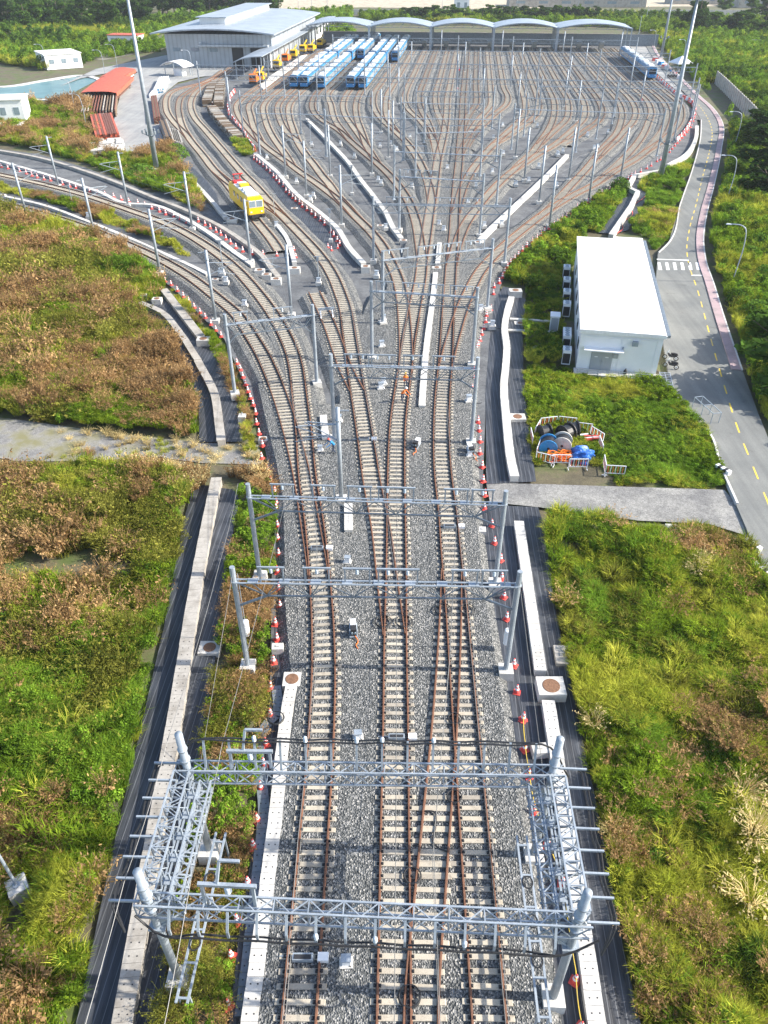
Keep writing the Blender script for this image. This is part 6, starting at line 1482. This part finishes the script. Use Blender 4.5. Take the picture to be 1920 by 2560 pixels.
def dwarf(s, rz, lab):
    p = pw(s, -.22)[0]; t = thing('dwarf_signal', lab, 'signal', (p.x, p.y, -.24), R(rz), 'low signals lying on the ballast')
    bx('base_frame', 'galv', (0, 0, .12), (.55, 1.3, .1), t); bx('signal_head', 'dark', (0, -.35, .45), (.42, .45, .6), t); bx('back_box', 'white', (0, .35, .4), (.4, .55, .45), t)
    for q in (-.1, .1):
        m = MB(); m.tube([(q, -.58, .5), (q, -.68, .5)], .07, 10); m.obj('lens', MT['glass_pale'], t)
    m = MB(); m.tube(curve([(.1, -.6, .2), (.3, -1.0, .06), (.1, -1.3, .05), (.25, -1.6, .05)], .2), .03, 6); m.obj('cable', MT['orange'], t)
dwarf('M 707 790', 4, 'low black and white signal lying between the left and middle tracks'); dwarf('G 1140 985', -20, 'low black and white signal on the ballast near the workers'); dwarf('G 1460 1020', 10, 'low black and white signal beside the right cone row')
def points(s, rz, lab):
    p = pw(s, -.1)[0]; t = thing('point_machine', lab, 'point machine', (p.x, p.y, -.16), R(rz), 'point machines on the sleepers')
    bx('casing', 'galv', (0, 0, .12), (1.0, .34, .24), t, top=.94); bx('cover', 'dark', (0, -.02, .25), (.8, .2, .03), t); bx('motor', 'white', (.95, 0, .12), (.5, .38, .26), t)
    m = MB(); m.bar((-1.1, .1, .02), (.5, .1, .02), .05); m.obj('rod', MT['galv'], t)
points('N 965 1305', 0, 'grey point machine between the rails of the bottom left track'); points('O 185 190', 0, 'grey point machine on the middle track below the rear box truss'); points('M 540 408', 0, 'grey point machine on the left track between the two portals'); points('M 1150 308', 0, 'grey point machine on the right track below the far portal'); points('G 830 945', 0, 'red-marked point machine on the track left of the workers')
for k, (s, r) in enumerate((('O 265 890', .45), ('O 477 490', .42), ('O 480 95', .42), ('O 250 1500', .5), ('M 845 745', .6), ('M 940 745', .6), ('M 1120 690', .6), ('M 1232 690', .55), ('M 350 1190', .5))):
    p = pw(s, -.1)[0]; m = MB()
    for q in range(3): m.tube([Vector((r*(1-.04*q)*math.cos(a*.2618), r*(1-.04*q)*math.sin(a*.2618), .02+.03*q)) for a in range(25)], .028, 5)
    o = m.obj('cable_coil', MT['black_pipe'], None, False, (p.x, p.y, -.1)); tag(o, 'loop of black cable laid on the rails, %s from the list of nearest' % nth(k), 'cable coil', 'cable loops on the tracks'); o['label'] = 'loop of black cable laid flat across a rail in the throat'
m = MB(); m.tube(curve([W(900+x/2.0232, 1750+y/2.0232, -.12) for x, y in ((330, 560), (375, 565), (382, 640), (370, 720), (400, 750), (440, 765))], .15), .045, 6); tag(m.obj('cable_run', MT['black_pipe']), 'black cable snaking over the sleepers of the slanting turnout', 'cable')
P = [W(900+x/2.0232, 1750+y/2.0232, 0.0) for x, y in ((1118, 1620), (1092, 1370), (1028, 890), (952, 700), (884, 520), (856, 345), (836, 215), (826, 60))]
m = MB(); Q = []
for a, b in zip(P, P[1:]):
    for k in range(8): f = k/8; q = a.lerp(b, f); q.z -= .45*4*f*(1-f)*.6; Q.append(q)
m.tube(Q, .022, 5); tag(m.obj('warning_rope', MT['mark_yellow']), 'yellow warning rope strung between the near right cones', 'rope')
for s, w, d, h, lab in (('O 905 270', .95, .75, .55, 'pale concrete block beside the right cones under the rear truss'), ('M 360 880', .8, .6, .5, 'pale concrete block in the left cone row'), ('M 1300 335', .6, .7, .4, 'concrete block beside the right cones under the far portal'), ('U 75 650', 1.0, 1.7, .25, 'dark concrete slab at the edge of the right field'), ('U 545 105', .9, 1.2, .08, 'grey square slab in the grass below the gravel crossing'), ('G 912 400', 1.2, .45, .3, 'white slab between the tracks beside a portal post'), ('G 1580 290', .8, .8, .8, 'pale concrete footing block beside the right cones')):
    p = pw(s, -.7)[0]; m = MB(); m.box((0, 0, h/2), (w, d, h), random.uniform(-.1, .1), 0, .95); m.box((0, 0, h + .03), (w*.3, d*.2, .06)); tag(m.obj('concrete_block', MT['concrete' if 'dark' in lab else 'white_conc'], loc=(p.x, p.y, -.72)), lab, 'concrete block')
p = pw('Q 85 1560', -.3)[0]; t = thing('lamp_post', 'thin galvanised post on a square concrete base in the left weeds', 'lamp post', (p.x, p.y, -.95), R(35))
bx('base', 'white_conc', (0, 0, .45), (.95, .95, .9), t); m = MB(); m.tube([(0, 0, .9), (0, 0, 6.5)], .075, 8); m.tube([(0, 0, .9), (0, 0, .95)], .2, 8); m.obj('pole', MT['galv'], t)
for k, s in enumerate(('G 110 825', 'J 505 720')):
    p = pw(s, -.5)[0]; t = thing('anchor_block', ('pale anchor block for a stay wire on the left grass strip', 'pale anchor block beside the left ladder')[k], 'anchor block', (p.x, p.y, -.85)); bx('block', 'white_conc', (0, 0, .4), (.8, .8, .8), t, top=.9); m = MB(); m.tube([(0, 0, .8), (0, .1, 1.1)], .05, 6); m.obj('eye', MT['galv'], t)
def signal_pole(s, h, lab):
    p = pw(s, -.6)[0]; t = thing('signal_pole', lab, 'signal pole', (p.x, p.y, -.65), 0, 'slim signal poles')
    bx('base', 'white_conc', (0, 0, .2), (.6, .6, .5), t); m = MB(); m.tube([(0, 0, .4), (0, 0, h)], .06, 6); m.obj('pole', MT['galv'], t)
    m = MB(); m.bar((-.5, 0, h), (.5, 0, h), .08); m.box((0, -.05, h-.3), (.35, .2, .5)); m.obj('signal_head', MT['galv'], t)
for s, h, l in (('D 1060 385', 3.8, 'slim signal pole just right of the yellow inspection vehicle'), ('D 1545 600', 5, 'slim signal pole with three cones at its foot'), ('D 1440 950', 3.6, 'slim signal pole above the siding buffer stop'), ('D 625 930', 5.5, 'slim pole with braces between the left curved tracks'), ('A 1372 625', 4.2, 'slim pole beside the top of the long left ladder trough'), ('V 430 305', 3.2, 'slim pole on the grass strip between the left curves'), ('E 140 300', 5.2, 'slim pole on the formation left of the ladder trough')):
    signal_pole(s, h, l)

# ---------------------------------------------------------------- tents and people
t = thing('tent', 'white peaked tent at the far right beside the road', 'tent', pw('C 1378 262', -.7)[0], R(15))
m = MB(); w = 3.0; top = (0, 0, 4.6); c4 = [(-w, -w, 2.6), (w, -w, 2.6), (w, w, 2.6), (-w, w, 2.6)]
for i in range(4): m.quad(c4[i], c4[(i+1) % 4], top); a, b = c4[i], c4[(i+1) % 4]; m.quad(a, b, (b[0], b[1], 2.25), (a[0], a[1], 2.25))
m.obj('canopy', MT['white'], t)
for x, y, _ in c4: m = MB(); m.tube([(x*.97, y*.97, 0), (x*.97, y*.97, 2.6)], .06, 6); m.obj('leg', MT['galv'], t)
for k, (s, mt) in enumerate((('C 1165 180', 'redplastic'), ('C 1190 200', 'white'), ('C 1215 215', 'blue'), ('C 1240 240', 'redplastic'), ('C 1265 255', 'white'), ('C 1380 340', 'white'))):
    p = pw(s, -.65)[0]; t = thing('storage_crate', ('red', 'white', 'blue', 'second red', 'second white', 'lone white')[k] + ' storage crate beside the far right tents and train', 'crate', (p.x, p.y, -.68), R(20*k)); bx('box', mt, (0, 0, .6), (2.0, 1.4, 1.2), t, top=.96); bx('lid', 'white', (0, 0, 1.24), (2.1, 1.5, .1), t)
for k in range(9): motorbike(pw('C %d %d' % (1278 + k*13, 322 + (k % 2)*8), -.68)[0], R(10), 'dark motorbike in the parked row by the white tent, %s from the left' % nth(k))

def body_mesh(pose):
    """one continuous skinned figure, facing -y"""
    b = pose.get('bend', 0); V, E, Rr = [], [], []
    def v(p, r, par=None):
        V.append(p); Rr.append(r)
        if par is not None: E.append((par, len(V)-1))
        return len(V)-1
    f = -b
    pel = v((0, 0, .93), .125); sp1 = v((0, f*.12, 1.12), .12, pel); ch = v((0, f*.35, 1.33), .135, sp1); nk = v((0, f*.48, 1.47), .055, ch); hd = v((0, f*.55-.02, 1.60), .088, nk); v((0, f*.58-.01, 1.70), .075, hd); v((0, f*.55-.10, 1.585), .02, hd)
    for s in (-1, 1):
        sh = v((s*.19, f*.4, 1.40), .055, ch); a = pose.get('arm', .1)
        el = v((s*.25, f*.45-.05-a*.3, 1.14), .042, sh); wr = v((s*.22, f*.5-.1-a, .92 + a*.35), .030, el); pm = v((s*.22, f*.5-.16-a, .87+a*.35), .034, wr)
        for q in range(4): k1 = v((s*(.19+.02*q), f*.5-.20-a, .83+a*.35), .010, pm); v((s*(.19+.02*q), f*.5-.205-a-.004*q, .79+a*.35+.006*abs(q-1)), .008, k1)
        v((s*.175, f*.5-.17-a, .845+a*.35), .010, pm)
        st = pose.get('step', .05)*s; hp = v((s*.10, 0, .88), .09, pel); kn = v((s*.12, -st*.6-.03, .49), .062, hp); an = v((s*.12, st, .09), .042, kn); v((s*.13, st-.15, .035), .036, an)
    me = bpy.data.meshes.new('person'); me.from_pydata(V, E, []); o = bpy.data.objects.new('tmp', me); COL.objects.link(o)
    md = o.modifiers.new('skin', 'SKIN'); sub = o.modifiers.new('sub', 'SUBSURF'); sub.levels = sub.render_levels = 1
    for i, d in enumerate(me.skin_vertices[0].data): d.radius = (Rr[i], Rr[i]); d.use_root = i == 0
    dg = bpy.context.evaluated_depsgraph_get(); ev = bpy.data.meshes.new_from_object(o.evaluated_get(dg)); bpy.data.objects.remove(o)
    return ev
POSES = {'stand': body_mesh({'arm': .08, 'step': .06}), 'bend': body_mesh({'bend': .75, 'arm': .28, 'step': .12}), 'walk': body_mesh({'bend': .08, 'arm': .12, 'step': .22})}
def person(s, pose, rz, label, shirt, helmet, z=-.22, trousers='navy'):
    p = pw(s, z)[0]; me = POSES[pose].copy(); me.materials.clear()
    for k in (trousers, shirt, 'skin', 'dark'): me.materials.append(MT[k])
    for f in me.polygons:
        c = f.center; f.material_index = 2 if c.z > 1.46 or (c.z < .96 and abs(c.x) > .17 and c.z > .7 and c.y < -.12) else (1 if c.z > .96 else (3 if c.z < .1 else 0)); f.use_smooth = True
    t = thing('person', label, 'person', (p.x, p.y, z), R(rz)); link('body', me, t)
    b = {'bend': .75, 'walk': .08}.get(pose, 0); m = MB()
    ring = lambda y, zc, a, d: [Vector((a*math.cos(q*.5236), y + d*math.sin(q*.5236), zc)) for q in range(12)]
    rings = [ring(0, .98, .19, .16), ring(-b*.12, 1.13, .185, .155), ring(-b*.33, 1.33, .20, .165), ring(-b*.42, 1.43, .16, .12)]
    V = [q for r_ in rings for q in r_]; m.add(V, [(i*12+k, i*12+(k+1) % 12, (i+1)*12+(k+1) % 12, (i+1)*12+k) for i in range(3) for k in range(12)]); m.obj('vest', MT[shirt], t, True)
    m = MB(); hy = -b*.57 - .01; m.lathe([(.135, 1.66), (.115, 1.67), (.11, 1.73), (.07, 1.785), (.01, 1.80)], 14, (0, hy, 0)); m.box((0, hy-.12, 1.665), (.16, .10, .015)); m.obj('helmet', MT[helmet], t, True)
person('G 1074 638', 'stand', 10, 'worker in orange vest and yellow helmet standing between rails by the middle switch', 'orange', 'yellow'); person('G 1056 720', 'bend', 60, 'worker in orange vest and white helmet stooping over the left rail', 'orange', 'white')
person('G 650 1025', 'bend', -60, 'person in blue bending beside the lone mast on the ballast', 'blue', 'redplastic'); person('C 1040 555', 'walk', 30, 'person in red walking between the right storage tracks', 'red', 'redplastic', -.22, 'brown_rust')
person('B 1062 290', 'stand', 0, 'person in red standing in the centre storage tracks', 'red', 'red'); person('B 1045 455', 'stand', 0, 'person in red standing nearer in the centre storage tracks', 'redplastic', 'white'); person('X 920 470', 'stand', 20, 'person in dark red standing on the ground beside the sleeper stacks', 'brown_rust', 'white', -.7)
for k, (s, sh) in enumerate((('C 1295 300', 'blue'), ('C 1318 312', 'navy'), ('C 1345 318', 'redplastic'), ('C 1365 300', 'white'), ('C 1250 250', 'redplastic'))):
    person(s, 'stand', 40*k, ('person in blue by the motorbikes', 'person in dark clothes by the motorbikes', 'person in red by the motorbikes', 'person in white under the tent', 'person in red beside the far right train')[k] + ' at the far right', sh, 'white', -.68)

# ---------------------------------------------------------------- air
m = MB(); m.box((0, 1450, 18.0), (3300, 3400, 44)); hz = m.obj('haze', [])
hm = bpy.data.materials.new('haze_air'); hm.use_nodes = True; t_ = hm.node_tree; t_.nodes.clear()
o_ = N_(t_, 'ShaderNodeOutputMaterial'); pv = N_(t_, 'ShaderNodeVolumePrincipled'); pv.inputs['Color'].default_value = (.86,.92,1,1); pv.inputs['Density'].default_value = .00012; pv.inputs['Anisotropy'].default_value = .2
t_.links.new(pv.outputs[0], o_.inputs['Volume']); hz.data.materials.append(hm); hz['kind'] = 'stuff'
